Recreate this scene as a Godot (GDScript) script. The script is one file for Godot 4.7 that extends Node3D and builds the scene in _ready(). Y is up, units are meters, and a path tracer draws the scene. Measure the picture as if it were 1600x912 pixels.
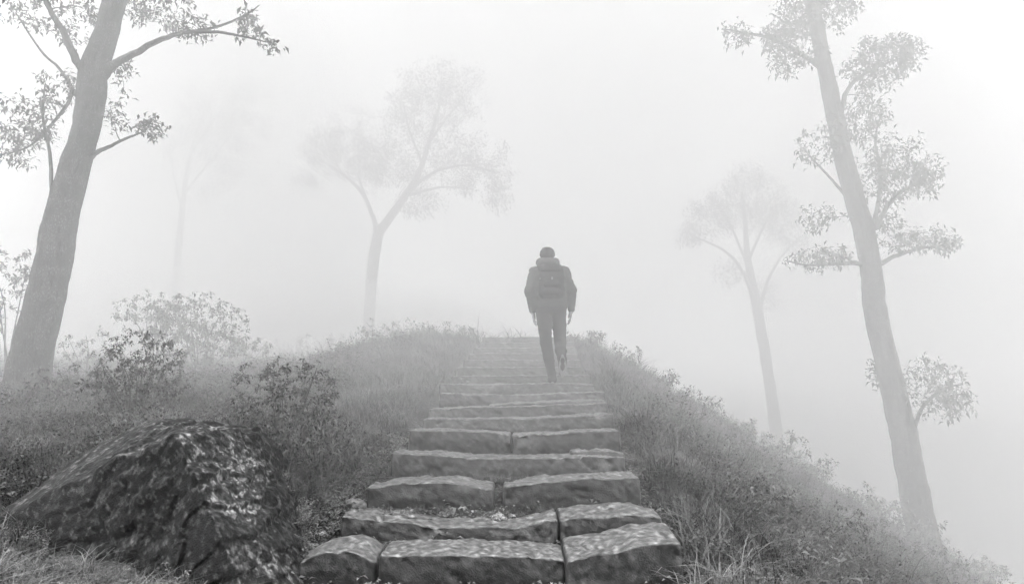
extends Node3D
# A walker on a stone stairway that climbs a grassy ridge in fog. Metres; the eye stands at (0, 1.3, 0) and looks along -z.

var M := {}
var STEP_U := [4.3, 4.7, 5.11, 5.57, 6.02, 6.48, 6.94, 7.39, 7.85, 8.3, 8.76, 9.22, 9.67, 10.13, 10.58, 11.04]
var STEP_Y := [0.2, 0.315, 0.515, 0.681, 0.841, 0.959, 1.079, 1.197, 1.292, 1.408, 1.538, 1.652, 1.768, 1.883, 1.995, 2.11]
var lumps := FastNoiseLite.new()
var grain := FastNoiseLite.new()
var taken := {}


func _ready() -> void:
	# ---- camera
	var cam := Camera3D.new()
	cam.name = "camera"
	cam.position = Vector3(0, 1.3, 0)
	cam.rotation_degrees = Vector3(8.376, 0, 0)
	cam.fov = 49.995
	cam.near = 0.05
	cam.far = 400.0
	add_child(cam)
	# ---- overcast sky, brightest overhead
	var sky := ProceduralSkyMaterial.new()
	sky.sky_top_color = Color(1.0, 1.0, 1.0)
	sky.sky_horizon_color = Color(1.0, 1.0, 1.0)
	sky.sky_curve = 0.9
	sky.ground_horizon_color = Color(1.0, 1.0, 1.0)
	sky.ground_bottom_color = Color(0.4, 0.4, 0.4)
	sky.sky_energy_multiplier = 1.0
	sky.sun_angle_max = 0.0
	var env := Environment.new()
	env.background_mode = Environment.BG_SKY
	env.sky = Sky.new()
	env.sky.sky_material = sky
	env.tonemap_mode = Environment.TONE_MAPPER_LINEAR
	env.tonemap_exposure = 22.4
	env.sdfgi_enabled = true
	env.ssao_enabled = true
	env.ssil_enabled = true
	# ---- thin haze everywhere; the banks of mist further on are added at the end
	env.fog_enabled = true
	env.fog_density = 0.001
	env.fog_light_color = Color(0.95, 0.95, 0.95)
	env.volumetric_fog_enabled = true
	env.volumetric_fog_density = 0.0
	var we := WorldEnvironment.new()
	we.name = "environment"
	we.environment = env
	add_child(we)
	# ---- the veiled sun, ahead of the walker and high up
	var sun := DirectionalLight3D.new()
	sun.name = "sun"
	sun.light_energy = 0.4
	sun.light_angular_distance = 14.0
	sun.shadow_enabled = true
	sun.rotation_degrees = Vector3(-79, 160, 0)
	add_child(sun)

	lumps.noise_type = FastNoiseLite.TYPE_SIMPLEX_SMOOTH
	lumps.seed = 11
	lumps.frequency = 1.0
	lumps.fractal_octaves = 3
	grain.noise_type = FastNoiseLite.TYPE_SIMPLEX
	grain.seed = 23
	grain.frequency = 1.0
	grain.fractal_octaves = 4
	make_materials()
	build_ground()
	build_stairs()
	build_boulder()
	build_trees()
	build_shrubs()
	build_grass()
	build_stones()
	build_person()
	build_mist()


# ------------------------------------------------------------------ helpers
class Shape:
	var v := PackedVector3Array()
	var n := PackedVector3Array()
	var c := PackedColorArray()
	var idx := PackedInt32Array()

	func tri(a: int, b: int, d: int) -> void:  # anticlockwise seen from outside; stored the way Godot winds faces
		idx.append(a); idx.append(d); idx.append(b)

	func rows(grid: Array, closed: bool, tint := Color.WHITE) -> void:  # rows of points joined into a sheet or a sleeve
		var first := v.size()
		var w: int = grid[0].size()
		for r in grid:
			v.append_array(r)
		for i in grid.size() * w:
			c.append(tint)
		for i in grid.size() - 1:
			for j in (w if closed else w - 1):
				var a := first + i * w + j
				var b := first + i * w + (j + 1) % w
				tri(a, b, b + w)
				tri(a, b + w, a + w)
		smooth(first)

	func smooth(first: int) -> void:
		var from := n.size()
		n.resize(v.size())
		for i in range(from, v.size()):
			n[i] = Vector3.ZERO
		var k := 0
		while k < idx.size():
			var a := idx[k]
			if a >= first:
				var b := idx[k + 2]
				var d := idx[k + 1]
				var q := (v[b] - v[a]).cross(v[d] - v[a])
				n[a] += q
				n[b] += q
				n[d] += q
			k += 3
		for i in range(first, v.size()):
			n[i] = n[i].normalized()

	func tube(pts: Array, sides: int, tint := Color.WHITE) -> void:  # pts: Vector4(x, y, z, radius)
		var first := v.size()
		var p0 := Vector3(pts[0].x, pts[0].y, pts[0].z)
		var side := Vector3.ZERO
		for i in pts.size():
			var p := Vector3(pts[i].x, pts[i].y, pts[i].z)
			var nx: Vector4 = pts[mini(i + 1, pts.size() - 1)]
			var pv: Vector4 = pts[maxi(i - 1, 0)]
			var t := Vector3(nx.x - pv.x, nx.y - pv.y, nx.z - pv.z).normalized()
			if i == 0:
				side = t.cross(Vector3(0.31, 0.2, 0.93)).normalized()
			side = (side - t * side.dot(t)).normalized()
			var up := side.cross(t)
			for j in sides:
				var a := TAU * j / sides
				var o := side * cos(a) + up * sin(a)
				v.append(p + o * pts[i].w)
				n.append(o)
				c.append(tint)
		for i in pts.size() - 1:
			for j in sides:
				var a := first + i * sides + j
				var b := first + i * sides + (j + 1) % sides
				tri(a, a + sides, b + sides)
				tri(a, b + sides, b)

	func leaf(p: Vector3, d: Vector3, up: Vector3, length: float, width: float, tint: Color, bend := 0.25, fold := 0.3) -> void:
		var s := d.cross(up).normalized()
		var u := s.cross(d).normalized()
		var first := v.size()
		var m := p + d * length * 0.45 + u * length * 0.04
		v.append(p)
		v.append(m - s * width * 0.5 + u * width * fold * 0.5)
		v.append(m)
		v.append(m + s * width * 0.5 + u * width * fold * 0.5)
		v.append(p + d * length * 0.93 - u * length * bend)
		n.append(u); n.append((u + s * fold).normalized()); n.append(u); n.append((u - s * fold).normalized()); n.append((u + d * bend).normalized())
		for k in 5:
			c.append(tint)
		tri(first, first + 2, first + 1); tri(first, first + 3, first + 2)
		tri(first + 1, first + 2, first + 4); tri(first + 2, first + 3, first + 4)

	func mesh() -> ArrayMesh:
		var a := []
		a.resize(Mesh.ARRAY_MAX)
		a[Mesh.ARRAY_VERTEX] = v
		a[Mesh.ARRAY_NORMAL] = n
		a[Mesh.ARRAY_COLOR] = c
		a[Mesh.ARRAY_INDEX] = idx
		var m := ArrayMesh.new()
		m.add_surface_from_arrays(Mesh.PRIMITIVE_TRIANGLES, a)
		return m


func numbered(called: String) -> String:
	taken[called] = taken.get(called, -1) + 1
	return called if taken[called] == 0 else "%s_%03d" % [called, taken[called]]


func put(called: String, s: Shape, m: Material, parent: Node = null, kind := "") -> MeshInstance3D:
	var o := MeshInstance3D.new()
	o.name = called if parent else numbered(called)
	o.mesh = s.mesh()
	o.material_override = m
	if kind:
		o.set_meta("kind", kind)
	(parent if parent else self).add_child(o, true)
	return o


func tag(o: Node, label: String, category: String, group := "") -> Node:
	o.set_meta("label", label)
	o.set_meta("category", category)
	if group:
		o.set_meta("group", group)
	return o


func thing(called: String, label: String, category: String, at := Vector3.ZERO, group := "") -> Node3D:
	var o := Node3D.new()
	o.name = numbered(called)
	o.position = at
	add_child(o)
	tag(o, label, category, group)
	return o


func rng(s: int) -> RandomNumberGenerator:
	var r := RandomNumberGenerator.new()
	r.seed = s
	return r


func ball(r: RandomNumberGenerator) -> Vector3:
	var p := Vector3.ONE
	while p.length_squared() > 1.0:
		p = Vector3(r.randf_range(-1, 1), r.randf_range(-1, 1), r.randf_range(-1, 1))
	return p


func grey(x: float) -> Color:
	return Color(x, x, x)


# ------------------------------------------------------------------ materials
func noise_tex(freq: float, type: int, octaves: int, stops: Array, seed_: int, size := 512, normal := false, bump := 4.0, ret := -1) -> NoiseTexture2D:
	var nz := FastNoiseLite.new()
	nz.noise_type = type
	nz.frequency = freq
	nz.fractal_octaves = octaves
	nz.seed = seed_
	if ret >= 0:
		nz.cellular_return_type = ret
	var t := NoiseTexture2D.new()
	t.width = size
	t.height = size
	t.seamless = true
	t.noise = nz
	if normal:
		t.as_normal_map = true
		t.bump_strength = bump
	elif stops.size():
		var g := Gradient.new()
		var off := PackedFloat32Array()
		var col := PackedColorArray()
		for s in stops:
			off.append(s[0])
			col.append(grey(s[1]))
		g.offsets = off
		g.colors = col
		t.color_ramp = g
	return t


func mat(called: String, shade: float, rough := 0.9) -> StandardMaterial3D:
	var m := StandardMaterial3D.new()
	m.resource_name = called
	m.albedo_color = grey(shade)
	m.roughness = rough
	m.metallic_specular = 0.2
	M[called] = m
	return m


func layered(m: StandardMaterial3D, base: Texture2D, base_scale: Vector3, over: Texture2D, over_scale: float, height: Texture2D, relief: float) -> void:
	m.albedo_texture = base
	m.uv1_triplanar = true
	m.uv1_world_triplanar = true
	m.uv1_triplanar_sharpness = 10.0
	m.uv1_scale = base_scale
	if over:
		m.detail_enabled = true
		m.detail_albedo = over
		m.detail_blend_mode = BaseMaterial3D.BLEND_MODE_MUL
		m.detail_uv_layer = BaseMaterial3D.DETAIL_UV_2
		m.uv2_triplanar = true
		m.uv2_world_triplanar = true
		m.uv2_triplanar_sharpness = 10.0
		m.uv2_scale = Vector3.ONE * over_scale
	if height:
		m.heightmap_enabled = true
		m.heightmap_texture = height
		m.heightmap_scale = relief


func make_materials() -> void:
	var simplex := FastNoiseLite.TYPE_SIMPLEX_SMOOTH
	var value := FastNoiseLite.TYPE_VALUE_CUBIC
	var cell := FastNoiseLite.TYPE_CELLULAR
	var rough_height := noise_tex(0.02, value, 6, [], 3, 1024)
	var grit := noise_tex(0.09, value, 5, [], 31, 1024)
	var blotch := noise_tex(0.006, simplex, 5, [[0.0, 0.5], [0.38, 0.66], [0.52, 0.88], [0.7, 1.0], [1.0, 1.0]], 5, 1024)
	var fine := noise_tex(0.022, value, 7, [[0.0, 0.16], [0.36, 0.36], [0.5, 0.48], [0.62, 0.56], [0.75, 0.66], [1.0, 0.8]], 7, 1024)
	var m := mat("stone", 0.54, 0.65)
	m.metallic_specular = 0.4
	var mottle := noise_tex(0.009, simplex, 6, [[0.0, 0.66], [0.4, 0.74], [0.5, 0.82], [0.56, 0.92], [0.7, 0.86], [1.0, 1.0]], 37, 1024)
	layered(m, fine, Vector3.ONE * 1.6, mottle, 1.1, grit, 0.25)
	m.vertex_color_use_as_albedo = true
	var lichen := noise_tex(0.007, simplex, 7, [[0.0, 0.24], [0.4, 0.31], [0.52, 0.4], [0.6, 0.46], [0.615, 0.72], [1.0, 0.85]], 9, 1024)
	m = mat("boulder_rock", 0.95, 0.9)
	m.metallic_specular = 0.2
	layered(m, lichen, Vector3.ONE * 1.6, fine, 2.6, grit, 0.5)
	m.vertex_color_use_as_albedo = true
	var soil := noise_tex(0.05, value, 5, [[0.0, 0.08], [0.45, 0.18], [0.6, 0.25], [0.75, 0.4], [1.0, 0.5]], 13, 1024)
	m = mat("soil", 0.8, 0.95)
	layered(m, soil, Vector3.ONE * 1.7, blotch, 0.3, rough_height, 2.5)
	var bark := noise_tex(0.03, simplex, 5, [[0.0, 0.1], [0.42, 0.2], [0.55, 0.28], [0.68, 0.5], [1.0, 0.7]], 17, 1024)
	m = mat("bark", 0.55, 0.95)
	layered(m, bark, Vector3(2.2, 0.7, 2.2), blotch, 0.8, rough_height, 1.2)
	m = mat("twig", 0.25, 0.9)
	m = mat("leaf", 1.0, 0.6)
	m.vertex_color_use_as_albedo = true
	m.backlight_enabled = true
	m.backlight = grey(0.35)
	m = mat("grass", 1.0, 0.75)
	m.vertex_color_use_as_albedo = true
	m.backlight_enabled = true
	m.backlight = grey(0.3)
	m = mat("pale_stone", 0.82, 0.9)
	layered(m, fine, Vector3.ONE * 6.0, null, 1.0, rough_height, 0.3)
	m.albedo_color = grey(0.7)
	var weave := noise_tex(0.2, value, 3, [[0.0, 0.7], [1.0, 1.0]], 19, 256)
	for spec in [["jacket", 0.2], ["trousers", 0.12], ["beanie", 0.13], ["backpack", 0.12], ["boot", 0.1], ["sole", 0.45], ["strap", 0.1]]:
		m = mat(spec[0], spec[1], 0.9)
		layered(m, weave, Vector3.ONE * 3.0, null, 1.0, weave, 0.1)
	m = mat("skin", 0.45, 0.6)
	m = mat("badge", 0.38, 0.4)


# ------------------------------------------------------------------ the lie of the land
func stair_y(u: float) -> float:
	if u < STEP_U[0]:
		return maxf(STEP_Y[0] - 0.28 * (STEP_U[0] - u), -0.4)
	var k := 0
	while k < STEP_U.size() - 2 and u > STEP_U[k + 1]:
		k += 1
	if u > STEP_U[-1]:
		return STEP_Y[-1]
	return lerpf(STEP_Y[k], STEP_Y[k + 1], (u - STEP_U[k]) / (STEP_U[k + 1] - STEP_U[k]))


func stair_mid(u: float) -> float:
	return -0.14 + 0.068 * (clampf(u, 2.0, 12.0) - 4.3)


func stair_half(u: float) -> float:
	return lerpf(1.3, 0.75, clampf((u - 4.3) / 6.5, 0.0, 1.0))


func ground(x: float, u: float) -> float:
	var y := stair_y(u)
	var past := maxf(u - 11.0, 0.0)
	var off := x - stair_mid(u)
	var left := -off - stair_half(u)
	var right := off - stair_half(u)
	var rough := lumps.get_noise_2d(x * 0.9, u * 0.9) * 0.09 + grain.get_noise_2d(x * 3.1 + 40.0, u * 3.1) * 0.03
	if left > 0.0:
		y += -0.17 + 0.09 * smoothstep(0.0, 0.35, left) + rough * smoothstep(0.0, 0.6, left)
		y += 0.1 * smoothstep(0.5, 2.0, left) * (1.0 - smoothstep(6.0, 7.5, u))
		y += 0.3 * exp(-((x + 2.5) * (x + 2.5) + (u - 3.0) * (u - 3.0)) / 0.7)
		var away := smoothstep(1.0, 4.2, left)
		y = lerpf(y, minf(y, stair_y(7.4) - 0.1 + (u - 7.4) * 0.085 + rough), away * smoothstep(7.0, 8.6, u))
		y += past * 0.085 * smoothstep(0.0, 1.5, left) * (1.0 - away) - past * 0.05 * (1.0 - smoothstep(0.0, 1.5, left))
		y += lumps.get_noise_2d(x * 0.16 + 9.0, u * 0.16) * 0.5 * smoothstep(12.0, 20.0, u)
	elif right > 0.0:
		var fall := 0.62 * (sqrt(right * right + 0.04) - 0.2)
		if fall > 8.0:
			fall = 8.0 + 6.0 * (1.0 - exp(-(fall - 8.0) / 6.0))
		y += -0.17 + 0.09 * smoothstep(0.0, 0.25, right) - fall + rough * (1.0 + smoothstep(0.5, 3.0, right)) * smoothstep(0.0, 0.5, right)
		y -= past * 0.12
	else:
		y += -0.17 + rough * 0.3 - past * 0.05
	return y


func build_ground() -> void:
	var xs := []
	var x := -9.0
	while x < 10.0:
		xs.append(x)
		x += 0.1
	var step := 0.12
	while xs[-1] < 48.0:
		step *= 1.14
		xs.append(xs[-1] + step)
	step = 0.12
	while xs[0] > -48.0:
		step *= 1.14
		xs.push_front(xs[0] - step)
	var us := []
	var u := -4.0
	while u < 13.0:
		us.append(u)
		u += 0.4 if u < 1.9 else 0.08
	step = 0.1
	while us[-1] < 72.0:
		step *= 1.1
		us.append(us[-1] + step)
	var grid := []
	for uu in us:
		var row := PackedVector3Array()
		for xx in xs:
			row.append(Vector3(xx, ground(xx, uu), -uu))
		grid.append(row)
	var s := Shape.new()
	s.rows(grid, false)
	put("hillside_ground", s, M.soil, null, "structure")


# ------------------------------------------------------------------ the stone stairway
func slab_shape(q: Array, seed_: int) -> Shape:  # [x0, x1, z of the front, heights of the front edge, bottom, depth, rise to the back, turn]
	var x0: float = q[0]
	var x1: float = q[1]
	var tops: Array = q[3]
	var r := rng(seed_)
	var off := Vector3(r.randf() * 90.0, r.randf() * 90.0, r.randf() * 90.0)
	var n := maxi(24, int((x1 - x0) / 0.02))
	var end := 0.035
	var grid := []
	var mid_x := (x0 + x1) * 0.5
	for i in n + 1:
		var t := i / float(n)
		# closer rows at the two ends, which close round
		var tt := t - sin(TAU * t) / TAU * 0.55
		var x := lerpf(x0, x1, tt)
		var g := minf(x - x0, x1 - x)
		var k := 1.0
		if g < end:
			k = maxf(pow(1.0 - pow(1.0 - maxf(g, 0.0) / end, 3.0), 1.0 / 2.5), 0.02)
		var at_top := tt * (tops.size() - 1)
		var i0 := mini(int(at_top), tops.size() - 2) if tops.size() > 1 else 0
		var f := at_top - i0
		f = f * f * (3.0 - 2.0 * f)
		var top: float = lerpf(tops[i0], tops[mini(i0 + 1, tops.size() - 1)], f)
		var bot: float = q[4]
		var h := top - bot
		var dep: float = q[5]
		var tilt: float = q[6]
		var zf: float = q[2] + float(q[7]) * (x - mid_x) + lumps.get_noise_2d(x * 1.7 + off.x, off.y) * 0.06
		var sec := []  # [point, outward normal]
		var rd := 0.016 + 0.01 * lumps.get_noise_1d(x * 2.0 + off.z)
		for j in 19:
			var a := j / 18.0
			sec.append([Vector3(x, lerpf(bot, top - rd, a), zf - rd * 0.35 * a * a + 0.018 * sin(PI * a)), Vector3(0, 0.1, 1)])
		for j in 5:
			var a := (j + 1) / 6.0 * PI / 2
			sec.append([Vector3(x, top - rd + rd * sin(a), zf - rd * 0.35 - rd + rd * cos(a)), Vector3(0, sin(a), cos(a))])
		for j in 21:
			var a := j / 20.0
			sec.append([Vector3(x, top + tilt * a - 0.03 * pow(a, 6.0), zf - rd * 1.35 - (dep - rd) * a), Vector3(0, 1, 0)])
		for j in 6:
			var a := (j + 1) / 6.0
			sec.append([Vector3(x, lerpf(top + tilt - 0.05, bot, a), zf - dep - 0.01), Vector3(0, 0, -1)])
		var c := Vector3(x, bot + h * 0.45, zf - dep * 0.5)
		var row := PackedVector3Array()
		for e in sec:
			var p: Vector3 = e[0]
			var o := p + off
			var d := lumps.get_noise_3d(o.x * 2.3, o.y * 3.0, o.z * 2.3) * 0.014 + grain.get_noise_3d(o.x * 6.0, o.y * 6.0, o.z * 6.0) * 0.011 + grain.get_noise_3d(o.x * 17.0, o.y * 17.0, o.z * 17.0) * 0.008
			d -= maxf(grain.get_noise_3d(o.x * 3.3, o.y * 3.3, o.z * 3.3 + 50.0) - 0.25, 0.0) * 0.06
			p += (e[1] as Vector3) * d
			p = c + (p - c) * Vector3(1, k if p.y > c.y else lerpf(1.0, k, 0.7), k)
			row.append(p)
		row.reverse()
		grid.append(row)
	var s := Shape.new()
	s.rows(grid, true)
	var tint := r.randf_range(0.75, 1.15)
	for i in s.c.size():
		# overhead light painted in: tops paler, sides darker as if shaded, with random stains
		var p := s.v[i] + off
		var lit_top := smoothstep(0.55, 0.9, s.n[i].y + grain.get_noise_3d(p.x * 2.2, p.y * 2.2, p.z * 2.2) * 0.12)
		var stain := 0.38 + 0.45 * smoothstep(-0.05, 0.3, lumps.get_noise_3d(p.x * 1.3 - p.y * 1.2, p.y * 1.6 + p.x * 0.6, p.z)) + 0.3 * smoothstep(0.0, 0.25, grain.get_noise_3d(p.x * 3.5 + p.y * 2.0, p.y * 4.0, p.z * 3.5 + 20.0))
		s.c[i] = grey(tint * lerpf(0.46 * stain, 6.8 - 2.0 * smoothstep(0.0, 0.4, grain.get_noise_3d(p.x * 2.0 + 9.0, p.z * 2.0, p.y)), lit_top))
	return s


func build_stairs() -> void:
	var stairs := thing("stone_stairway", "rough stone stairway climbing the ridge through fog under the walker", "stairway")
	var slabs := [
		# lowest step: a small block and two long slabs
		[-1.407, -0.874, -4.28, [0.148, 0.212, 0.219, 0.148], -0.108, 0.42, 0.03, 0],
		[-0.879, 0.361, -4.26, [0.201, 0.209, 0.193, 0.169], -0.16, 0.44, 0.02, 0],
		[0.339, 1.124, -4.24, [0.175, 0.222, 0.269, 0.277], -0.173, 0.5, 0.05, -0.06],
		# second
		[-1.259, 0.347, -4.72, [0.347, 0.316, 0.276, 0.276, 0.329], 0.055, 0.46, 0.02, 0.02],
		[0.334, 1.112, -4.72, [0.329, 0.356, 0.369, 0.338], 0.09, 0.46, 0.03, -0.03],
		# third
		[-1.164, -0.132, -5.12, [0.489, 0.528, 0.528, 0.479], 0.215, 0.46, 0.01, 0],
		[-0.081, 1.034, -5.12, [0.499, 0.538, 0.558, 0.568], 0.225, 0.46, 0, 0],
		# fourth, with a thin slab lying on its right end
		[-1.07, 0.998, -5.57, [0.707, 0.691, 0.664, 0.664, 0.68, 0.675], 0.37, 0.5, 0, 0],
		[0.52, 1.005, -5.67, [0.697, 0.713, 0.713, 0.691], 0.573, 0.34, 0, 0],
		# fifth
		[-0.982, 0.006, -6.02, [0.871, 0.871, 0.859, 0.83], 0.55, 0.5, 0, 0],
		[-0.012, 1.036, -6.02, [0.824, 0.835, 0.859, 0.865], 0.545, 0.5, 0, 0],
		# sixth and on
		[-0.93, 1.054, -6.48, [0.946, 0.946, 0.953, 0.972, 0.997], 0.72, 0.5, 0, 0],
		[-0.919, 1.059, -6.92, [1.031, 1.052, 1.059, 1.079, 1.093], 0.829, 0.5, 0, 0],
		[-0.269, 1.061, -7.02, [1.069, 1.097, 1.111, 1.125], 0.941, 0.45, 0.01, 0],
		[-0.865, 1.104, -7.39, [1.197, 1.182, 1.175, 1.197, 1.211], 0.97, 0.5, 0, 0],
		[-0.921, 1.048, -7.85, [1.3, 1.292, 1.3, 1.316, 1.292], 1.095, 0.5, 0.01, 0],
		[-0.816, 1.06, -8.3, [1.4, 1.408, 1.417, 1.417], 1.203, 0.5, 0, 0],
		[-0.783, 1.023, -8.76, [1.529, 1.529, 1.538, 1.529], 1.308, 0.5, 0, 0],
		[-0.732, 1.032, -9.22, [1.653, 1.653, 1.643, 1.653], 1.433, 0.5, 0, 0],
		[-0.69, 1.034, -9.67, [1.758, 1.768, 1.768, 1.758], 1.551, 0.5, 0, 0],
		[-0.641, 1.064, -10.13, [1.883, 1.872, 1.883, 1.893], 1.669, 0.5, 0, 0],
		[-0.584, 1.081, -10.58, [1.984, 1.995, 1.995, 2.006], 1.786, 0.5, 0, 0],
		[-0.542, 1.106, -11.04, [2.115, 2.127, 2.127, 2.127], 1.911, 0.9, 0, 0],
		[-1.326, 1.105, -3.86, [-0.194, -0.173, -0.159, -0.187], -0.444, 0.5, 0, 0],
	]
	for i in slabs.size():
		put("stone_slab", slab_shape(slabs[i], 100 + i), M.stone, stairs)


# ------------------------------------------------------------------ the boulder
func build_boulder() -> void:
	var facets := FastNoiseLite.new()
	facets.noise_type = FastNoiseLite.TYPE_CELLULAR
	facets.cellular_return_type = FastNoiseLite.RETURN_DISTANCE2_SUB
	facets.frequency = 1.0
	facets.seed = 4
	var middle := Vector3(-2.261, 0.214, -4.5)
	var faces := [  # three points of each face
		[Vector3(-3.762, 0.31, -4.6), Vector3(-2.13, 1.027, -4.05), Vector3(-1.484, 0.213, -3.72)],
		[Vector3(-2.13, 1.027, -4.05), Vector3(-1.484, 0.213, -3.72), Vector3(-1.584, 0.464, -4.3)],
		[Vector3(-2.13, 1.027, -4.05), Vector3(-1.584, 0.464, -4.3), Vector3(-1.911, 0.972, -4.6)],
		[Vector3(-1.911, 0.972, -4.6), Vector3(-1.584, 0.464, -4.3), Vector3(-1.528, 0.309, -4.75)],
		[Vector3(-2.13, 1.027, -4.05), Vector3(-1.912, 0.99, -4.6), Vector3(-2.76, 1.064, -4.95)],
		[Vector3(-3.762, 0.31, -4.6), Vector3(-2.13, 1.027, -4.05), Vector3(-3.132, 0.874, -4.9)],
		[Vector3(-2.13, 1.027, -4.05), Vector3(-2.76, 1.064, -4.95), Vector3(-3.131, 0.864, -4.9)],
		[Vector3(-1.528, 0.309, -4.75), Vector3(-1.987, 1.03, -4.95), Vector3(-1.812, 0.572, -5.3)],
		[Vector3(-2.76, 1.064, -4.95), Vector3(-1.997, 1.03, -4.95), Vector3(-2.731, 0.793, -5.7)],
		[Vector3(-3.875, 0.31, -4.6), Vector3(-3.229, 0.864, -4.9), Vector3(-3.958, 0.27, -5.3)],
	]
	var planes := []
	for q in faces:
		var nn: Vector3 = (q[1] - q[0]).cross(q[2] - q[0]).normalized()
		if nn.dot(q[0] - middle) < 0.0:
			nn = -nn
		planes.append([nn, nn.dot(q[0] - middle)])
	planes.append([Vector3(0, 0, -1), 1.0])
	planes.append([Vector3(-0.9, 0, -0.4).normalized(), 1.35])
	planes.append([Vector3(0, -1, 0), 0.6])
	var grid := []
	for i in 241:
		var row := PackedVector3Array()
		var la := PI * i / 240.0
		for j in 480:
			var lo := TAU * j / 480.0
			var d := Vector3(sin(la) * cos(lo), cos(la), sin(la) * sin(lo))
			var sum := 0.0
			for p in planes:
				var nd: float = p[0].dot(d)
				if nd > 0.02:
					sum += pow(nd / p[1], 60.0)
			var p3: Vector3 = middle + d * pow(sum, -1.0 / 60.0)
			var chips: float = facets.get_noise_3d(p3.x * 2.2 + p3.y, p3.y * 3.4 - p3.x * 1.2, p3.z * 2.2)
			var bed: float = (p3.y * 1.0 - p3.x * 0.5 + p3.z * 0.2) * 4.5 + lumps.get_noise_3d(p3.x * 0.9, p3.y * 0.9, p3.z * 0.9) * 2.0
			var ledge: float = smoothstep(0.0, 0.2, bed - floorf(bed)) - (bed - floorf(bed))
			p3 += d * (lumps.get_noise_3d(p3.x * 1.3, p3.y * 1.3, p3.z * 1.3) * 0.05 + chips * 0.05 + ledge * 0.03 + grain.get_noise_3d(p3.x * 6.0, p3.y * 6.0, p3.z * 6.0) * 0.02)
			row.append(p3)
		grid.append(row)
	var s := Shape.new()
	s.rows(grid, true)
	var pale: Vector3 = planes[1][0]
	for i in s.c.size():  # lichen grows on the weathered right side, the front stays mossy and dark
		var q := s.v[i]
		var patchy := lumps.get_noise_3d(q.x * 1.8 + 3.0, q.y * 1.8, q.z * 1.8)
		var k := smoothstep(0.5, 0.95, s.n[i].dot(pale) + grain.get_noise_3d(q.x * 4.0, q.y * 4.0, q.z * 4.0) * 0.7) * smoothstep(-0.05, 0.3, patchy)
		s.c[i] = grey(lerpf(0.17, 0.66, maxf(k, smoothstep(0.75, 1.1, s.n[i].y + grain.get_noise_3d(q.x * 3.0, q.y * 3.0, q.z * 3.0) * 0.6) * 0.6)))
	var o := put("boulder", s, M.boulder_rock)
	tag(o, "large dark lichen-spotted boulder with a sharp peaked front beside the lowest steps", "boulder")


# ------------------------------------------------------------------ trees and shrubs
var nodes: Array[Vector3] = []
var node_r: Array[float] = []


func v3(p: Vector4) -> Vector3:
	return Vector3(p.x, p.y, p.z)


func spline(pts: Array, per: int) -> Array:
	var out := []
	for i in pts.size() - 1:
		var a: Vector4 = pts[maxi(i - 1, 0)]
		var b: Vector4 = pts[i]
		var c: Vector4 = pts[i + 1]
		var d: Vector4 = pts[mini(i + 2, pts.size() - 1)]
		for k in per:
			var t := k / float(per)
			var q := b.cubic_interpolate(c, a, d, t)
			q.w = lerpf(b.w, c.w, t)
			out.append(q)
	out.append(pts[-1])
	return out


func remember(pts: Array, from := 0) -> void:
	for i in range(from, pts.size()):
		nodes.append(v3(pts[i]))
		node_r.append(pts[i].w)


func trunk_shape(pts: Array, sides: int, flare := 0.0) -> Shape:
	var path := spline(pts, 14)
	var s := Shape.new()
	var grid := []
	var side := Vector3.RIGHT
	for i in path.size():
		var p := v3(path[i])
		var t := (v3(path[mini(i + 1, path.size() - 1)]) - v3(path[maxi(i - 1, 0)])).normalized()
		side = (side - t * side.dot(t)).normalized()
		var up := side.cross(t)
		var row := PackedVector3Array()
		var up_trunk: float = p.y - path[0].y
		for j in sides:
			var a := -TAU * j / sides
			var o := side * cos(a) + up * sin(a)
			var k: float = path[i].w * 0.9 * (1.0 + flare * exp(-up_trunk / 0.35) * (0.5 + 0.5 * sin(a * 5.0 + 1.0)))
			k *= 1.0 + lumps.get_noise_3d(cos(a) * 0.8 + p.x, p.y * 1.3, sin(a) * 0.8 + p.z) * 0.14 + grain.get_noise_3d(cos(a) * 4.0, p.y * 2.0, sin(a) * 4.0 + p.x) * 0.05 + grain.get_noise_3d(cos(a) * 14.0, p.y * 1.6, sin(a) * 14.0 + p.x) * 0.07
			row.append(p + o * k)
		grid.append(row)
	s.rows(grid, true)
	return s


func whorl(s: Shape, p: Vector3, axis: Vector3, count: int, length: float, width: float, shade: float, r: RandomNumberGenerator, loose := 0.0) -> void:
	var side := axis.cross(Vector3(0.3, 0.1, 0.9)).normalized()
	var up := side.cross(axis)
	var turn := r.randf() * TAU
	var many := r.randi_range(count - 3, count + 2)
	for k in many:
		var a := turn + TAU * k / many + r.randf_range(-0.4, 0.4)
		var lift := r.randf_range(-0.1, 0.9)
		var d := ((side * cos(a) + up * sin(a)) * (1.1 - lift * 0.5) + axis * lift + Vector3(0, -0.25, 0)).normalized()
		var size := r.randf_range(0.45, 1.25)
		s.leaf(p + ball(r) * (length * 0.15 + loose) - axis * r.randf() * length * 1.3, d, (Vector3.UP + ball(r) * 0.6).normalized(), length * size, width * size, grey(shade * r.randf_range(0.6, 1.35)), r.randf_range(0.05, 0.4))


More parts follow.
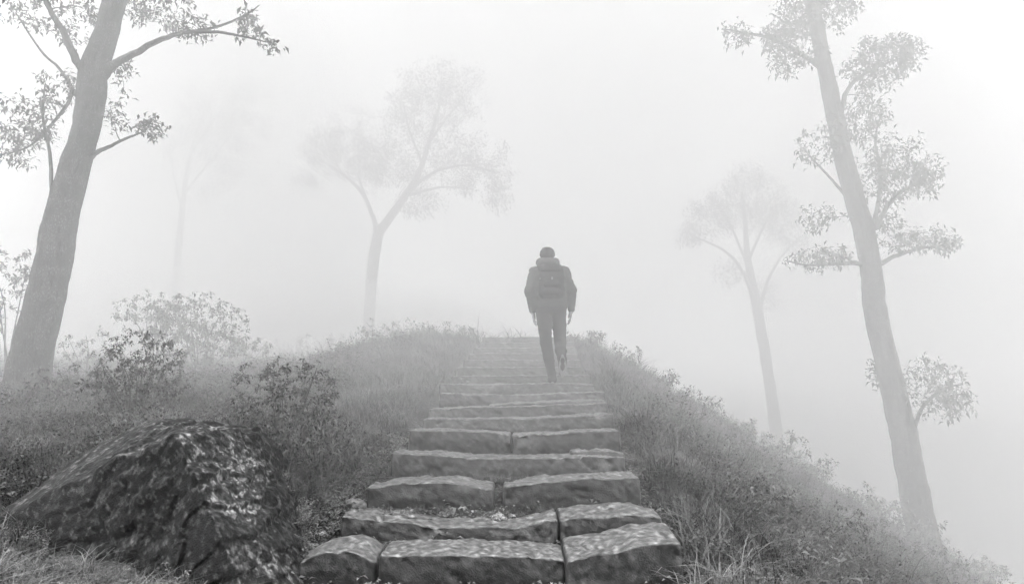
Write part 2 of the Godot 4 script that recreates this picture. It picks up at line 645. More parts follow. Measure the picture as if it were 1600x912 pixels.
# twigs that reach from the wood already there to points spread through the crown, each with a whorl of leaves
func fill_crown(wood: Shape, leaves: Shape, blobs: Array, look: Dictionary, r: RandomNumberGenerator) -> void:
	var targets := []
	for b in blobs:
		for k in int(b[2]):
			var p := ball(r)
			targets.append(b[0] + p * b[1])
	var keyed := []
	for t in targets:
		var best := 1e9
		for q in nodes:
			best = minf(best, t.distance_squared_to(q))
		keyed.append([best, t])
	keyed.sort_custom(func(a, b): return a[0] < b[0])
	for e in keyed:
		var t: Vector3 = e[1]
		var best := 1e9
		var at := 0
		for k in nodes.size():
			var d := t.distance_to(nodes[k]) + maxf(nodes[k].y - t.y, 0.0) * 0.5
			if d < best:
				best = d
				at = k
		var a := nodes[at]
		var span := a.distance_to(t)
		var r0 := minf(node_r[at] * 0.75, look.twig + span * 0.01)
		var ctrl := a.lerp(t, 0.5) + Vector3(0, span * r.randf_range(-0.05, 0.2), 0) + ball(r) * span * 0.16
		var pts := []
		var many := clampi(int(span / look.seg) + 2, 3, 9)
		for k in many + 1:
			var f := k / float(many)
			var p := a.lerp(ctrl, f).lerp(ctrl.lerp(t, f), f)
			if k > 0 and k < many:
				p += ball(r) * span * 0.03
			pts.append(Vector4(p.x, p.y, p.z, lerpf(r0, look.tip, f)))
		wood.tube(pts, look.sides)
		remember(pts, 1)
		if r.randf() < look.get("bare_twigs", 0.0):
			continue
		var axis: Vector3 = (t - v3(pts[-2])).normalized()
		whorl(leaves, t, (axis + Vector3(0, 0.3, 0)).normalized(), look.count, look.length, look.width, look.shade, r, look.get("loose", 0.0))
		for k in range(maxi(1, pts.size() - 1 - look.back), pts.size() - 1):
			if r.randf() < look.along:
				whorl(leaves, v3(pts[k]), axis, maxi(2, look.count / 2), look.length * 0.85, look.width * 0.85, look.shade, r, look.get("loose", 0.0))


func tree(called: String, label: String, category: String, base: Array, trunk: Array, limbs: Array, blobs: Array, look: Dictionary, seed_: int, group := "") -> Node3D:
	var r := rng(seed_)
	var root := thing(called, label, category, Vector3.ZERO, group)
	nodes.clear()
	node_r.clear()
	if trunk.size():
		put("trunk", trunk_shape(trunk, look.get("trunk_sides", 20), look.get("flare", 0.0)), M.bark, root)
		var path := spline(trunk, 4)
		remember(path, int(path.size() * look.get("bare", 0.3)))
	for l in limbs:
		var path := spline(l, 5)
		for k in range(1, path.size()):
			path[k] += Vector4(r.randf_range(-1, 1), r.randf_range(-1, 1), r.randf_range(-1, 1), 0) * path[k].w * 0.2
		var s := Shape.new()
		s.tube(path, 9)
		put("branch" if trunk.size() else "stem", s, M.bark if trunk.size() else M.twig, root)
		for k in path.size():
			path[k].w *= 0.74
		remember(path, int(path.size() * look.get("bare_limb", 0.25)))
	var wood := Shape.new()
	var leaves := Shape.new()
	fill_crown(wood, leaves, blobs, look, r)
	put("twigs", wood, M.twig, root, "stuff")
	put("leaves", leaves, M.leaf, root, "stuff")
	return root


func build_trees() -> void:
	tree("near_tree", "thick leaning dark tree trunk with forked limbs behind the boulder", "tree", [],
		[Vector4(-6.17, 0.903, -8, 0.3436), Vector4(-6.141, 1.22, -8, 0.2863), Vector4(-6.122, 1.622, -8, 0.2454), Vector4(-6.007, 2.445, -8, 0.2331), Vector4(-5.948, 3.292, -8, 0.2086), Vector4(-5.876, 3.813, -8, 0.2004), Vector4(-5.727, 4.703, -8, 0.1800), Vector4(-5.704, 5.251, -8, 0.1881), Vector4(-5.7, 5.575, -8, 0.1922), Vector4(-5.592, 6.092, -8, 0.1554), Vector4(-5.531, 6.57, -8, 0.1513), Vector4(-5.495, 7.45, -8, 0.1391), Vector4(-5.493, 8.606, -8.05, 0.1152), Vector4(-5.687, 9.928, -8.1, 0.0828), Vector4(-5.581, 11.022, -8, 0.0327)],
		[
			[Vector4(-5.842, 5.51, -8, 0.0654), Vector4(-5.917, 5.641, -7.95, 0.0528), Vector4(-6.136, 6.079, -7.9, 0.0404), Vector4(-6.296, 6.391, -7.8, 0.0319), Vector4(-6.471, 6.934, -7.7, 0.0236), Vector4(-6.828, 7.713, -7.6, 0.0117)],
			[Vector4(-5.575, 5.454, -8, 0.0736), Vector4(-5.432, 5.567, -7.95, 0.0528), Vector4(-5.063, 5.752, -7.9, 0.0404), Vector4(-4.688, 5.871, -7.8, 0.0319), Vector4(-4.306, 5.912, -7.7, 0.0256), Vector4(-3.848, 5.852, -7.6, 0.0194), Vector4(-3.495, 5.76, -7.55, 0.0135), Vector4(-3.146, 5.651, -7.5, 0.0077)],
			[Vector4(-4.239, 5.921, -7.7, 0.0197), Vector4(-3.913, 6.065, -7.8, 0.0160), Vector4(-3.579, 6.232, -7.8, 0.0120), Vector4(-3.415, 6.363, -7.8, 0.0060)],
			[Vector4(-5.619, 4.299, -8, 0.0368), Vector4(-5.49, 4.36, -7.95, 0.0285), Vector4(-5.294, 4.421, -7.9, 0.0202), Vector4(-5.076, 4.498, -7.85, 0.0161), Vector4(-4.842, 4.565, -7.8, 0.0080)],
			[Vector4(-6.036, 3.726, -8, 0.0327), Vector4(-6.096, 3.813, -8, 0.0245), Vector4(-6.256, 4.382, -8.1, 0.0207), Vector4(-6.49, 4.974, -8.2, 0.0168), Vector4(-6.585, 5.495, -8.3, 0.0085)],
			[Vector4(-5.894, 5.159, -8, 0.0327), Vector4(-6.049, 5.319, -8.1, 0.0248), Vector4(-6.353, 5.682, -8.2, 0.0189), Vector4(-6.622, 5.931, -8.2, 0.0147), Vector4(-7.124, 6.568, -8.3, 0.0085)],
			[Vector4(-5.973, 5.251, -8, 0.0245), Vector4(-6.199, 5.068, -8.2, 0.0210), Vector4(-6.746, 4.637, -8.4, 0.0129), Vector4(-7.173, 4.534, -8.5, 0.0087)],
			[Vector4(-5.557, 6.187, -8, 0.0368), Vector4(-5.609, 6.668, -8.3, 0.0297), Vector4(-5.427, 7.382, -8.6, 0.0220), Vector4(-4.955, 8.065, -8.8, 0.0135)],
			[Vector4(-5.495, 7.45, -8, 0.0573), Vector4(-4.667, 7.713, -7.6, 0.0350), Vector4(-3.904, 8.017, -7.4, 0.0151)],
			[Vector4(-5.493, 8.606, -8.05, 0.0576), Vector4(-6.538, 9.48, -8.3, 0.0382), Vector4(-7.445, 10.023, -8.4, 0.0172)],
		],
		[
			[Vector3(-6.671, 4.928, -8.2), Vector3(0.45, 0.4, 0.5), 92], [Vector3(-6.153, 5.3, -8.1), Vector3(0.3, 0.25, 0.4), 37], [Vector3(-6.966, 4.504, -8.3), Vector3(0.3, 0.25, 0.4), 32],
			[Vector3(-4.697, 4.636, -7.8), Vector3(0.17, 0.13, 0.2), 25], [Vector3(-5.265, 4.84, -7.9), Vector3(0.15, 0.2, 0.2), 15],
			[Vector3(-4.214, 6.065, -7.8), Vector3(0.25, 0.2, 0.3), 32], [Vector3(-3.484, 6.049, -7.7), Vector3(0.16, 0.25, 0.2), 25], [Vector3(-3.084, 5.58, -7.5), Vector3(0.05, 0.07, 0.08), 8],
			[Vector3(-5.213, 6.752, -8.4), Vector3(0.6, 0.28, 0.6), 92], [Vector3(-6.325, 6.469, -8.3), Vector3(0.45, 0.4, 0.5), 53], [Vector3(-6.995, 6.603, -8.2), Vector3(0.4, 0.3, 0.5), 41], [Vector3(-5.356, 5.539, -8.2), Vector3(0.2, 0.3, 0.3), 19],
			[Vector3(-5.595, 8.22, -8.2), Vector3(1.6, 0.9, 1.4), 177], [Vector3(-6.503, 9.815, -8.2), Vector3(1.4, 0.8, 1.2), 138], [Vector3(-4.155, 7.685, -7.8), Vector3(0.8, 0.5, 0.8), 80],
		],
		{"twig": 0.0065, "tip": 0.004, "seg": 0.15, "sides": 5, "count": 7, "length": 0.105, "width": 0.036, "shade": 0.06, "back": 2, "along": 0.5, "trunk_sides": 72, "flare": 0.15, "bare": 0.42, "bare_twigs": 0.22, "loose": 0.07}, 1)

	tree("near_tree", "tall leaning bare-trunked tree with leafy side sprays on the right slope", "tree", [],
		[Vector4(7.176, -2.001, -11.3, 0.3466), Vector4(7.143, -1.668, -11.3, 0.3062), Vector4(7.072, -1.025, -11.3, 0.2657), Vector4(6.967, -0.001, -11.3, 0.2484), Vector4(6.836, 1.052, -11.3, 0.2253), Vector4(6.611, 2.564, -11.3, 0.2022), Vector4(6.604, 3.165, -11.3, 0.1964), Vector4(6.521, 4.15, -11.3, 0.1906), Vector4(6.316, 5.173, -11.3, 0.1791), Vector4(6.131, 6.556, -11.3, 0.1618), Vector4(5.961, 7.935, -11.3, 0.1444), Vector4(5.869, 8.744, -11.3, 0.1329), Vector4(5.742, 9.847, -11.3, 0.1155), Vector4(5.673, 11.122, -11.3, 0.0809), Vector4(5.694, 12.437, -11.3, 0.0347)],
		[
			[Vector4(6.65, 3.439, -11.3, 0.0693), Vector4(6.766, 3.489, -11.25, 0.0460), Vector4(7.004, 3.61, -11.2, 0.0344), Vector4(7.418, 3.731, -11.1, 0.0255), Vector4(7.933, 3.78, -11, 0.0112)],
			[Vector4(6.576, 3.391, -11.3, 0.0693), Vector4(6.361, 3.499, -11.3, 0.0462), Vector4(5.878, 3.487, -11.3, 0.0289), Vector4(5.43, 3.463, -11.3, 0.0202), Vector4(5.127, 3.554, -11.4, 0.0117)],
			[Vector4(6.636, 4.114, -11.3, 0.0809), Vector4(6.746, 4.21, -11.25, 0.0518), Vector4(6.908, 4.513, -11.2, 0.0401), Vector4(7.166, 4.787, -11.1, 0.0284), Vector4(7.597, 5.058, -11, 0.0141)],
			[Vector4(6.712, 4.174, -11.3, 0.0462), Vector4(6.941, 4.661, -11.5, 0.0353), Vector4(7.105, 5.327, -11.6, 0.0297), Vector4(7.127, 6.079, -11.7, 0.0179), Vector4(7.329, 6.676, -11.7, 0.0120)],
			[Vector4(6.48, 4.235, -11.3, 0.0462), Vector4(6.38, 4.787, -11.5, 0.0294), Vector4(6.101, 5.263, -11.6, 0.0237), Vector4(5.774, 5.752, -11.7, 0.0120)],
			[Vector4(6.229, 6.235, -11.3, 0.0578), Vector4(6.381, 6.831, -11.2, 0.0401), Vector4(6.777, 7.167, -11.1, 0.0284), Vector4(7.339, 7.371, -11, 0.0141)],
			[Vector4(6.037, 7.273, -11.3, 0.0693), Vector4(5.71, 7.536, -11.3, 0.0462), Vector4(5.09, 7.908, -11.3, 0.0347), Vector4(4.478, 8.069, -11.3, 0.0173), Vector4(4.083, 8.136, -11.3, 0.0116)],
			[Vector4(7.035, 0.131, -11.3, 0.0520), Vector4(7.032, 0.414, -11.2, 0.0344), Vector4(7.144, 0.858, -11.1, 0.0284), Vector4(7.444, 1.19, -11, 0.0225), Vector4(7.774, 1.3, -10.9, 0.0111)],
			[Vector4(6.796, 0.85, -11.3, 0.0347), Vector4(6.795, 1.185, -11.5, 0.0235), Vector4(6.671, 1.65, -11.6, 0.0119)],
			[Vector4(5.9, 8.472, -11.3, 0.0693), Vector4(6.37, 9.084, -11.2, 0.0458), Vector4(6.852, 9.558, -11.1, 0.0227)],
		],
		[
			[Vector3(7.262, 3.921, -11.1), Vector3(0.75, 0.22, 0.5), 83], [Vector3(7.838, 3.756, -11), Vector3(0.22, 0.12, 0.25), 19], [Vector3(5.652, 3.606, -11.3), Vector3(0.62, 0.18, 0.5), 76], [Vector3(6.94, 4.209, -11.2), Vector3(0.25, 0.15, 0.3), 21],
			[Vector3(7.155, 5.285, -11.3), Vector3(0.6, 0.75, 0.8), 182], [Vector3(7.573, 5.058, -11), Vector3(0.25, 0.38, 0.4), 48], [Vector3(6.82, 6.453, -11.5), Vector3(0.42, 0.5, 0.7), 95],
			[Vector3(5.972, 5.868, -11.5), Vector3(0.45, 0.45, 0.6), 67], [Vector3(5.746, 4.412, -11.5), Vector3(0.3, 0.3, 0.5), 25],
			[Vector3(6.976, 7.361, -11.1), Vector3(0.68, 0.5, 0.7), 182], [Vector3(7.532, 7.5, -11), Vector3(0.22, 0.25, 0.3), 28],
			[Vector3(5.398, 7.868, -11.3), Vector3(0.6, 0.6, 0.7), 166], [Vector3(4.35, 8.002, -11.3), Vector3(0.3, 0.25, 0.4), 32], [Vector3(5.696, 8.608, -11.3), Vector3(0.6, 0.4, 0.7), 99], [Vector3(6.38, 8.54, -11.3), Vector3(0.5, 0.3, 0.7), 60],
			[Vector3(7.316, 1.245, -11), Vector3(0.5, 0.55, 0.5), 119], [Vector3(7.662, 0.974, -10.9), Vector3(0.2, 0.22, 0.25), 25], [Vector3(6.708, 1.533, -11.6), Vector3(0.16, 0.3, 0.25), 25],
			[Vector3(5.873, 10.268, -11.3), Vector3(1.5, 0.9, 1.4), 217], [Vector3(5.721, 11.848, -11.3), Vector3(1.1, 0.7, 1.1), 138],
		],
		{"twig": 0.008, "tip": 0.005, "seg": 0.2, "sides": 5, "count": 7, "length": 0.13, "width": 0.045, "shade": 0.06, "back": 2, "along": 0.45, "trunk_sides": 60, "flare": 0.1, "bare": 0.2, "bare_twigs": 0.2, "loose": 0.1}, 2)

	var far_look := {"twig": 0.012, "tip": 0.006, "seg": 0.5, "sides": 4, "count": 12, "length": 0.14, "width": 0.055, "shade": 0.06, "back": 5, "along": 0.9, "loose": 0.3, "trunk_sides": 16, "bare": 0.7}
	tree("misty_tree", "pale forked spreading tree in fog left of the walker", "tree", [],
		[Vector4(-6.032, 2.347, -26, 0.3190), Vector4(-5.979, 3.14, -26, 0.2791), Vector4(-5.926, 5.564, -26, 0.2526), Vector4(-5.717, 7.495, -26, 0.2526), Vector4(-5.329, 8.194, -26, 0.1994), Vector4(-4.635, 9.122, -25.8, 0.1715), Vector4(-4.057, 10.114, -25.8, 0.1451), Vector4(-3.644, 11.405, -25.8, 0.1055), Vector4(-3.204, 13.154, -25.8, 0.0660), Vector4(-3.113, 14.741, -26, 0.0266)],
		[
			[Vector4(-5.743, 7.439, -26, 0.1340), Vector4(-5.98, 8.389, -26.2, 0.0964), Vector4(-6.453, 9.418, -26.3, 0.0774), Vector4(-7.293, 10.319, -26.4, 0.0583), Vector4(-8.479, 11.087, -26.5, 0.0293)],
			[Vector4(-4.37, 9.461, -25.8, 0.0855), Vector4(-3.242, 10.174, -25.4, 0.0654), Vector4(-1.864, 10.311, -25, 0.0460), Vector4(-0.659, 9.909, -24.8, 0.0274)],
			[Vector4(-4.366, 9.263, -25.8, 0.0665), Vector4(-3.054, 9.76, -26.2, 0.0482), Vector4(-1.69, 9.772, -26.6, 0.0294)],
			[Vector4(-6.22, 8.958, -26.2, 0.0579), Vector4(-6.839, 10.603, -26.8, 0.0493), Vector4(-6.649, 12.026, -27, 0.0298)],
			[Vector4(-3.85, 10.685, -25.8, 0.0570), Vector4(-4.331, 11.878, -25.2, 0.0371), Vector4(-4.597, 13.072, -25, 0.0184)],
			[Vector4(-3.539, 11.694, -25.8, 0.0570), Vector4(-2.686, 13.188, -26.2, 0.0386), Vector4(-1.862, 14.337, -26.4, 0.0194)],
		],
		[
			[Vector3(-3.077, 13.893, -25.8), Vector3(2.0, 1.5, 1.9), 240], [Vector3(-4.393, 13.115, -25.4), Vector3(1.0, 0.9, 1.2), 72], [Vector3(-7.159, 11.16, -26.3), Vector3(1.9, 1.2, 1.8), 208], [Vector3(-5.58, 10.685, -26.2), Vector3(1.5, 1.0, 1.5), 112], [Vector3(-8.506, 11.679, -26.5), Vector3(1.0, 0.8, 1.2), 64],
			[Vector3(-1.463, 10.117, -25), Vector3(1.6, 1.3, 1.6), 144], [Vector3(-0.524, 8.819, -24.8), Vector3(0.6, 0.6, 0.8), 28], [Vector3(-3.811, 8.841, -25.8), Vector3(1.2, 0.7, 1.2), 57], [Vector3(-8.989, 9.915, -26.5), Vector3(0.8, 0.5, 0.9), 28], [Vector3(-4.403, 10.829, -25.8), Vector3(2.4, 1.6, 2.0), 110], [Vector3(-6.229, 12.084, -26.4), Vector3(2.4, 1.2, 2.0), 110], [Vector3(-2.718, 11.248, -25.4), Vector3(1.8, 1.4, 1.8), 80],
		], far_look, 3)
	tree("misty_tree", "pale round-crowned tree in fog behind the right slope", "tree", [],
		[Vector4(11.212, -3.694, -27, 0.3037), Vector4(11.186, -1.1, -27, 0.2761), Vector4(10.957, 1.842, -27, 0.2485), Vector4(10.689, 4.321, -27, 0.2347), Vector4(10.49, 5.728, -27, 0.2071), Vector4(10.356, 6.868, -27, 0.1518), Vector4(10.351, 8.314, -27, 0.1104), Vector4(10.287, 9.781, -27, 0.0414)],
		[
			[Vector4(10.582, 4.881, -27, 0.0894), Vector4(9.896, 6.222, -26.6, 0.0685), Vector4(9.06, 7.004, -26.3, 0.0484), Vector4(7.819, 7.542, -26.2, 0.0289)],
			[Vector4(10.716, 4.321, -27, 0.0894), Vector4(11.313, 5.777, -27.3, 0.0703), Vector4(12.096, 6.972, -27.5, 0.0506), Vector4(13.005, 7.876, -27.6, 0.0305)],
			[Vector4(10.397, 6.582, -27, 0.0696), Vector4(11.043, 8.023, -27, 0.0497), Vector4(11.91, 9.25, -27.2, 0.0300)],
			[Vector4(10.381, 6.296, -27, 0.0696), Vector4(10.041, 7.828, -27.4, 0.0504), Vector4(9.464, 9.367, -27.6, 0.0305)],
		],
		[
			[Vector3(10.406, 9.339, -27), Vector3(1.9, 1.2, 1.9), 240], [Vector3(8.47, 8.443, -26.4), Vector3(1.3, 0.9, 1.4), 112], [Vector3(12.186, 8.392, -27.3), Vector3(1.4, 1.1, 1.5), 134], [Vector3(10.614, 10.524, -27), Vector3(0.9, 0.6, 1.0), 44], [Vector3(7.544, 7.542, -26.2), Vector3(0.6, 0.5, 0.8), 32], [Vector3(13.042, 6.972, -27.5), Vector3(0.7, 0.7, 0.9), 32], [Vector3(10.957, 5.191, -27.2), Vector3(0.8, 0.9, 0.9), 25], [Vector3(9.384, 5.942, -26.6), Vector3(0.8, 0.6, 0.8), 25],
		], far_look, 4)
	far_look.length = 0.2
	far_look.width = 0.08
	far_look.count = 10
	far_look.twig = 0.02
	tree("misty_tree", "faintest tall tree in fog behind the pale shrub on the left", "tree", [],
		[Vector4(-16.338, 3.731, -30, 0.2147), Vector4(-16.335, 6.852, -30, 0.1840), Vector4(-16.308, 9.742, -30, 0.1534), Vector4(-16.243, 11.383, -30, 0.1227), Vector4(-16.049, 13.049, -30, 0.0767), Vector4(-15.552, 15.084, -30, 0.0307)],
		[
			[Vector4(-16.308, 9.742, -30, 0.0663), Vector4(-17.097, 11.551, -30.5, 0.0449), Vector4(-17.872, 13.789, -31, 0.0228)],
			[Vector4(-16.225, 10.724, -30, 0.0663), Vector4(-14.934, 12.031, -29.5, 0.0434), Vector4(-13.695, 13.309, -29, 0.0213)],
			[Vector4(-16.12, 12.714, -30, 0.0552), Vector4(-14.881, 14.742, -30, 0.0331), Vector4(-13.998, 16.115, -30, 0.0221)],
		],
		[[Vector3(-14.603, 15.426, -30), Vector3(1.5, 1.3, 1.5), 60], [Vector3(-15.479, 14.062, -30), Vector3(1.6, 1.0, 1.5), 60], [Vector3(-13.16, 13.849, -29.5), Vector3(1.2, 1.2, 1.4), 50], [Vector3(-17.136, 13.363, -30.8), Vector3(1.0, 1.2, 1.4), 36], [Vector3(-13.798, 12.158, -29.4), Vector3(1.3, 0.9, 1.4), 44], [Vector3(-16.226, 15.426, -30), Vector3(0.9, 0.9, 1.2), 30], [Vector3(-13.184, 16.115, -30), Vector3(0.8, 0.8, 1.0), 24], [Vector3(-14.747, 10.923, -29.6), Vector3(0.9, 0.6, 1.0), 16]], far_look, 5)


func shrub(called: String, label: String, x: float, u: float, h: float, spread: float, stems: int, count: int, leaf: float, shade: float, seed_: int, group: String, sparse := false) -> void:
	var r := rng(seed_)
	var b := Vector3(x, ground(x, u) - 0.05, -u)
	var limbs := []
	for k in stems:
		var a := TAU * k / stems + r.randf_range(-0.5, 0.5)
		var out := Vector3(cos(a), 0, sin(a)) * spread * r.randf_range(0.25, 0.8)
		var top := r.randf_range(0.5, 0.85) * h
		var pts := []
		for i in 4:
			var f := i / 3.0
			var p := b + Vector3(cos(a), 0, sin(a)) * 0.05 + out * f * (0.5 + 0.5 * f) + Vector3(0, top * f, 0) + ball(r) * 0.05 * h * f
			pts.append(Vector4(p.x, p.y, p.z, lerpf(0.004 + h * 0.006, 0.003, f)))
		limbs.append(pts)
	var blobs := []
	if sparse:
		for l in limbs:
			var q: Vector4 = l[3]
			blobs.append([v3(q), Vector3(spread * 0.35, h * 0.22, spread * 0.35), count / stems])
	else:
		blobs.append([b + Vector3(0, h * 0.6, 0), Vector3(spread, h * 0.42, spread), count * 2 / 3])
		blobs.append([b + Vector3(0, h * 0.35, 0), Vector3(spread * 1.1, h * 0.3, spread * 1.1), count / 3])
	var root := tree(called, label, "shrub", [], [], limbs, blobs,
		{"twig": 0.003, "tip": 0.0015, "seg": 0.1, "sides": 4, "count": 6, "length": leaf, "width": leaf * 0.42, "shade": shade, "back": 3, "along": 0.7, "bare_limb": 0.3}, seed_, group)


func build_shrubs() -> void:
	var near := "dark low shrubs behind the boulder"
	shrub("shrub", "dark bushy shrub just right behind the boulder's rounded back", -2.05, 5.75, 1.0, 0.5, 12, 420, 0.05, 0.026, 21, near)
	shrub("shrub", "low dark shrub hugging the left side of the path near the boulder", -1.62, 5.45, 0.55, 0.41, 9, 176, 0.045, 0.035, 22, near)
	shrub("shrub", "dark shrub with a pointed top behind the boulder's peak", -3.75, 6.3, 0.95, 0.5, 12, 380, 0.05, 0.026, 23, near)
	shrub("shrub", "dark spreading shrub at the foot of the leaning trunk", -5.0, 7.2, 0.5, 0.5, 8, 140, 0.05, 0.026, 25, near)
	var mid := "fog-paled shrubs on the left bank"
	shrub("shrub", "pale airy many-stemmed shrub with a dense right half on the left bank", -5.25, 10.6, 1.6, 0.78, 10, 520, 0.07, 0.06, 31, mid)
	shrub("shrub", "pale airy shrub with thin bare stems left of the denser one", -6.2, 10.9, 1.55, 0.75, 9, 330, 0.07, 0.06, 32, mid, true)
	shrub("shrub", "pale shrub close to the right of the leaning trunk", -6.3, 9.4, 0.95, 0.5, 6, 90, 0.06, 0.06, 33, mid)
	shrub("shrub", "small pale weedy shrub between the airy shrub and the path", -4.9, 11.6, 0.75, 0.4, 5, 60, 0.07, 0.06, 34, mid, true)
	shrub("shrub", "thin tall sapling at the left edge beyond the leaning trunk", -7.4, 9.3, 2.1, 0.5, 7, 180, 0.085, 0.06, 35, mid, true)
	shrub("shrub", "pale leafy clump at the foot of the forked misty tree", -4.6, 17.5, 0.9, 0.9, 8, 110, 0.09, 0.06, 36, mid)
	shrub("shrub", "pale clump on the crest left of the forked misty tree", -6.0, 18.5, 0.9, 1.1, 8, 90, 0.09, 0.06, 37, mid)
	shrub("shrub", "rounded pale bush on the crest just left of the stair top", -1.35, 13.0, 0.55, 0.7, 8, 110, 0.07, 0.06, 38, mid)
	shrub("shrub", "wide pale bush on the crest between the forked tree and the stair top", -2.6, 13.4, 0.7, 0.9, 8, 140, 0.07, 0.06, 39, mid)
	var right := "weedy shrubs along the brow of the right slope"
	var spots := [
		[1.25, 10.6, 0.4, 0.35, "small dark weed clump right beside the stair top"],
		[1.75, 10.2, 0.5, 0.4, "weedy clump on the brow a little right of the walker"],
		[2.35, 10.0, 0.55, 0.4, "second weedy clump right of the walker on the brow"],
		[2.95, 10.0, 0.55, 0.45, "leafy weed clump halfway down the upper brow"],
		[3.75, 10.4, 0.5, 0.45, "weed clump on the brow left of the hazy tree foot"],
		[4.35, 10.3, 0.75, 0.45, "tall leafy weeds at the hazy tree foot"],
		[4.95, 10.5, 0.7, 0.4, "tall weeds just right of the hazy tree foot"],
		[5.6, 10.5, 0.65, 0.5, "leafy weeds on the brow midway to the leaning right trunk"],
		[6.25, 10.7, 0.7, 0.45, "tall leafy weeds on the brow left of the leaning right trunk"],
		[6.8, 10.9, 0.6, 0.4, "low weeds close to the left of the leaning right trunk"],
		[8.1, 11.2, 0.5, 0.45, "low weeds close to the right of the leaning right trunk"],
		[8.9, 11.2, 0.45, 0.5, "thin weeds at the lower right corner of the slope"],
	]
	var mounds := [
		[2.05, 5.6, "dark leafy mound beside the fifth step on the right slope"], [2.9, 6.2, "dark leafy mound below the brow on the middle of the right slope"], [2.3, 4.3, "nearest dark leafy mound at the lower right"],
		[3.9, 7.6, "dark leafy mound high on the right slope under the brow"], [3.6, 5.2, "dark leafy mound low on the right slope"], [5.2, 8.2, "dark leafy mound on the slope left of the leaning right trunk"],
	]
	for k in mounds.size():
		shrub("shrub", mounds[k][2], mounds[k][0], mounds[k][1], 0.38 + 0.07 * (k % 3), 0.42 + 0.06 * (k % 2), 9, 200, 0.045, 0.045, 80 + k, "leafy mounds on the right slope")
	for k in spots.size():
		var q: Array = spots[k]
		shrub("weed_clump", q[4], q[0], q[1], q[2], q[3], 7, 60, 0.075, 0.06, 50 + k, right, k % 2 == 0)


# ------------------------------------------------------------------ grass, herbs and litter
func blade(s: Shape, p: Vector3, dir: Vector3, length: float, width: float, lean: float, shade: float) -> void:
	var side := dir.cross(Vector3.UP).normalized() * width * 0.5
	var first := s.v.size()
	for i in 4:
		var f := i / 3.0
		var q := p + Vector3.UP * length * (f - lean * 0.45 * f * f) + dir * length * lean * f * f
		var w := 1.0 - f * f
		var nn := (dir * -1.0 + Vector3.UP * (0.4 + lean * f)).normalized()
		if i < 3:
			s.v.append(q - side * w); s.v.append(q + side * w)
			s.n.append(nn); s.n.append(nn)
			s.c.append(grey(shade * (0.75 + 0.35 * f))); s.c.append(grey(shade * (0.75 + 0.35 * f)))
		else:
			s.v.append(q)
			s.n.append(nn)
			s.c.append(grey(shade * 1.1))
	for i in 2:
		var a := first + i * 2
		s.tri(a, a + 1, a + 3); s.tri(a, a + 3, a + 2)
	s.tri(first + 4, first + 5, first + 6)


func tuft(seed_: int, count: int, tall: float, width: float, lean: float, shade: float, spread: float) -> ArrayMesh:
	var r := rng(seed_)
	var s := Shape.new()
	for k in count:
		var a := r.randf() * TAU
		var d := Vector3(cos(a), 0, sin(a))
		blade(s, Vector3(r.randf_range(-1, 1), 0, r.randf_range(-1, 1)) * spread - Vector3(0, 0.02, 0), d, tall * r.randf_range(0.45, 1.15), width * r.randf_range(0.7, 1.3), lean * r.randf_range(0.4, 1.5), shade * r.randf_range(0.6, 1.4))
	return s.mesh()


func herb(seed_: int, stems: int, tall: float, leaf: float, shade: float) -> ArrayMesh:
	var r := rng(seed_)
	var s := Shape.new()
	for k in stems:
		var a := r.randf() * TAU
		var d := Vector3(cos(a), 0, sin(a))
		var p := d * r.randf() * 0.06 - Vector3(0, 0.02, 0)
		var tip := p + Vector3.UP * tall * r.randf_range(0.6, 1.1) + d * tall * r.randf_range(0.1, 0.6)
		var mid := p.lerp(tip, 0.5) + Vector3.UP * 0.03
		s.tube([Vector4(p.x, p.y, p.z, 0.002), Vector4(mid.x, mid.y, mid.z, 0.0016), Vector4(tip.x, tip.y, tip.z, 0.001)], 3, grey(shade))
		var many := 9
		for i in many:
			var f := 0.25 + 0.75 * i / float(many - 1)
			var q := p.lerp(mid, f).lerp(mid.lerp(tip, f), f)
			var b := i * 2.4 + r.randf()
			var ld := (Vector3(cos(b), r.randf_range(0.0, 0.7), sin(b))).normalized()
			s.leaf(q, ld, (Vector3.UP + ball(r) * 0.3).normalized(), leaf * r.randf_range(0.6, 1.2), leaf * 0.45, grey(shade * r.randf_range(0.6, 1.4)))
	return s.mesh()


func scatter(called: String, label: String, mesh: ArrayMesh, spots: Array, r: RandomNumberGenerator, low: float, high: float, vary: float) -> void:
	var mm := MultiMesh.new()
	mm.transform_format = MultiMesh.TRANSFORM_3D
	mm.use_colors = true
	mm.mesh = mesh
	mm.instance_count = spots.size()
	for i in spots.size():
		var p: Vector3 = spots[i]
		var b := Basis(Vector3.UP, r.randf() * TAU)
		b = Basis(Vector3(r.randf_range(-1, 1), 0, r.randf_range(-1, 1)).normalized(), r.randf_range(0.0, 0.35)) * b
		var patch := 1.0 + 0.5 * lumps.get_noise_2d(p.x * 1.1 + 70.0, p.z * 1.1)
		mm.set_instance_transform(i, Transform3D(b.scaled(Vector3.ONE * r.randf_range(low, high) * patch), p))
		mm.set_instance_color(i, grey(r.randf_range(1.0 - vary, 1.0 + vary) * (1.0 + 0.6 * lumps.get_noise_2d(p.x * 0.7, p.z * 0.7 + 30.0))))
	var o := MultiMeshInstance3D.new()
	o.name = numbered(called)
	o.multimesh = mm
	o.material_override = M.grass
	o.set_meta("kind", "stuff")
	tag(o, label, "grass")
	add_child(o)


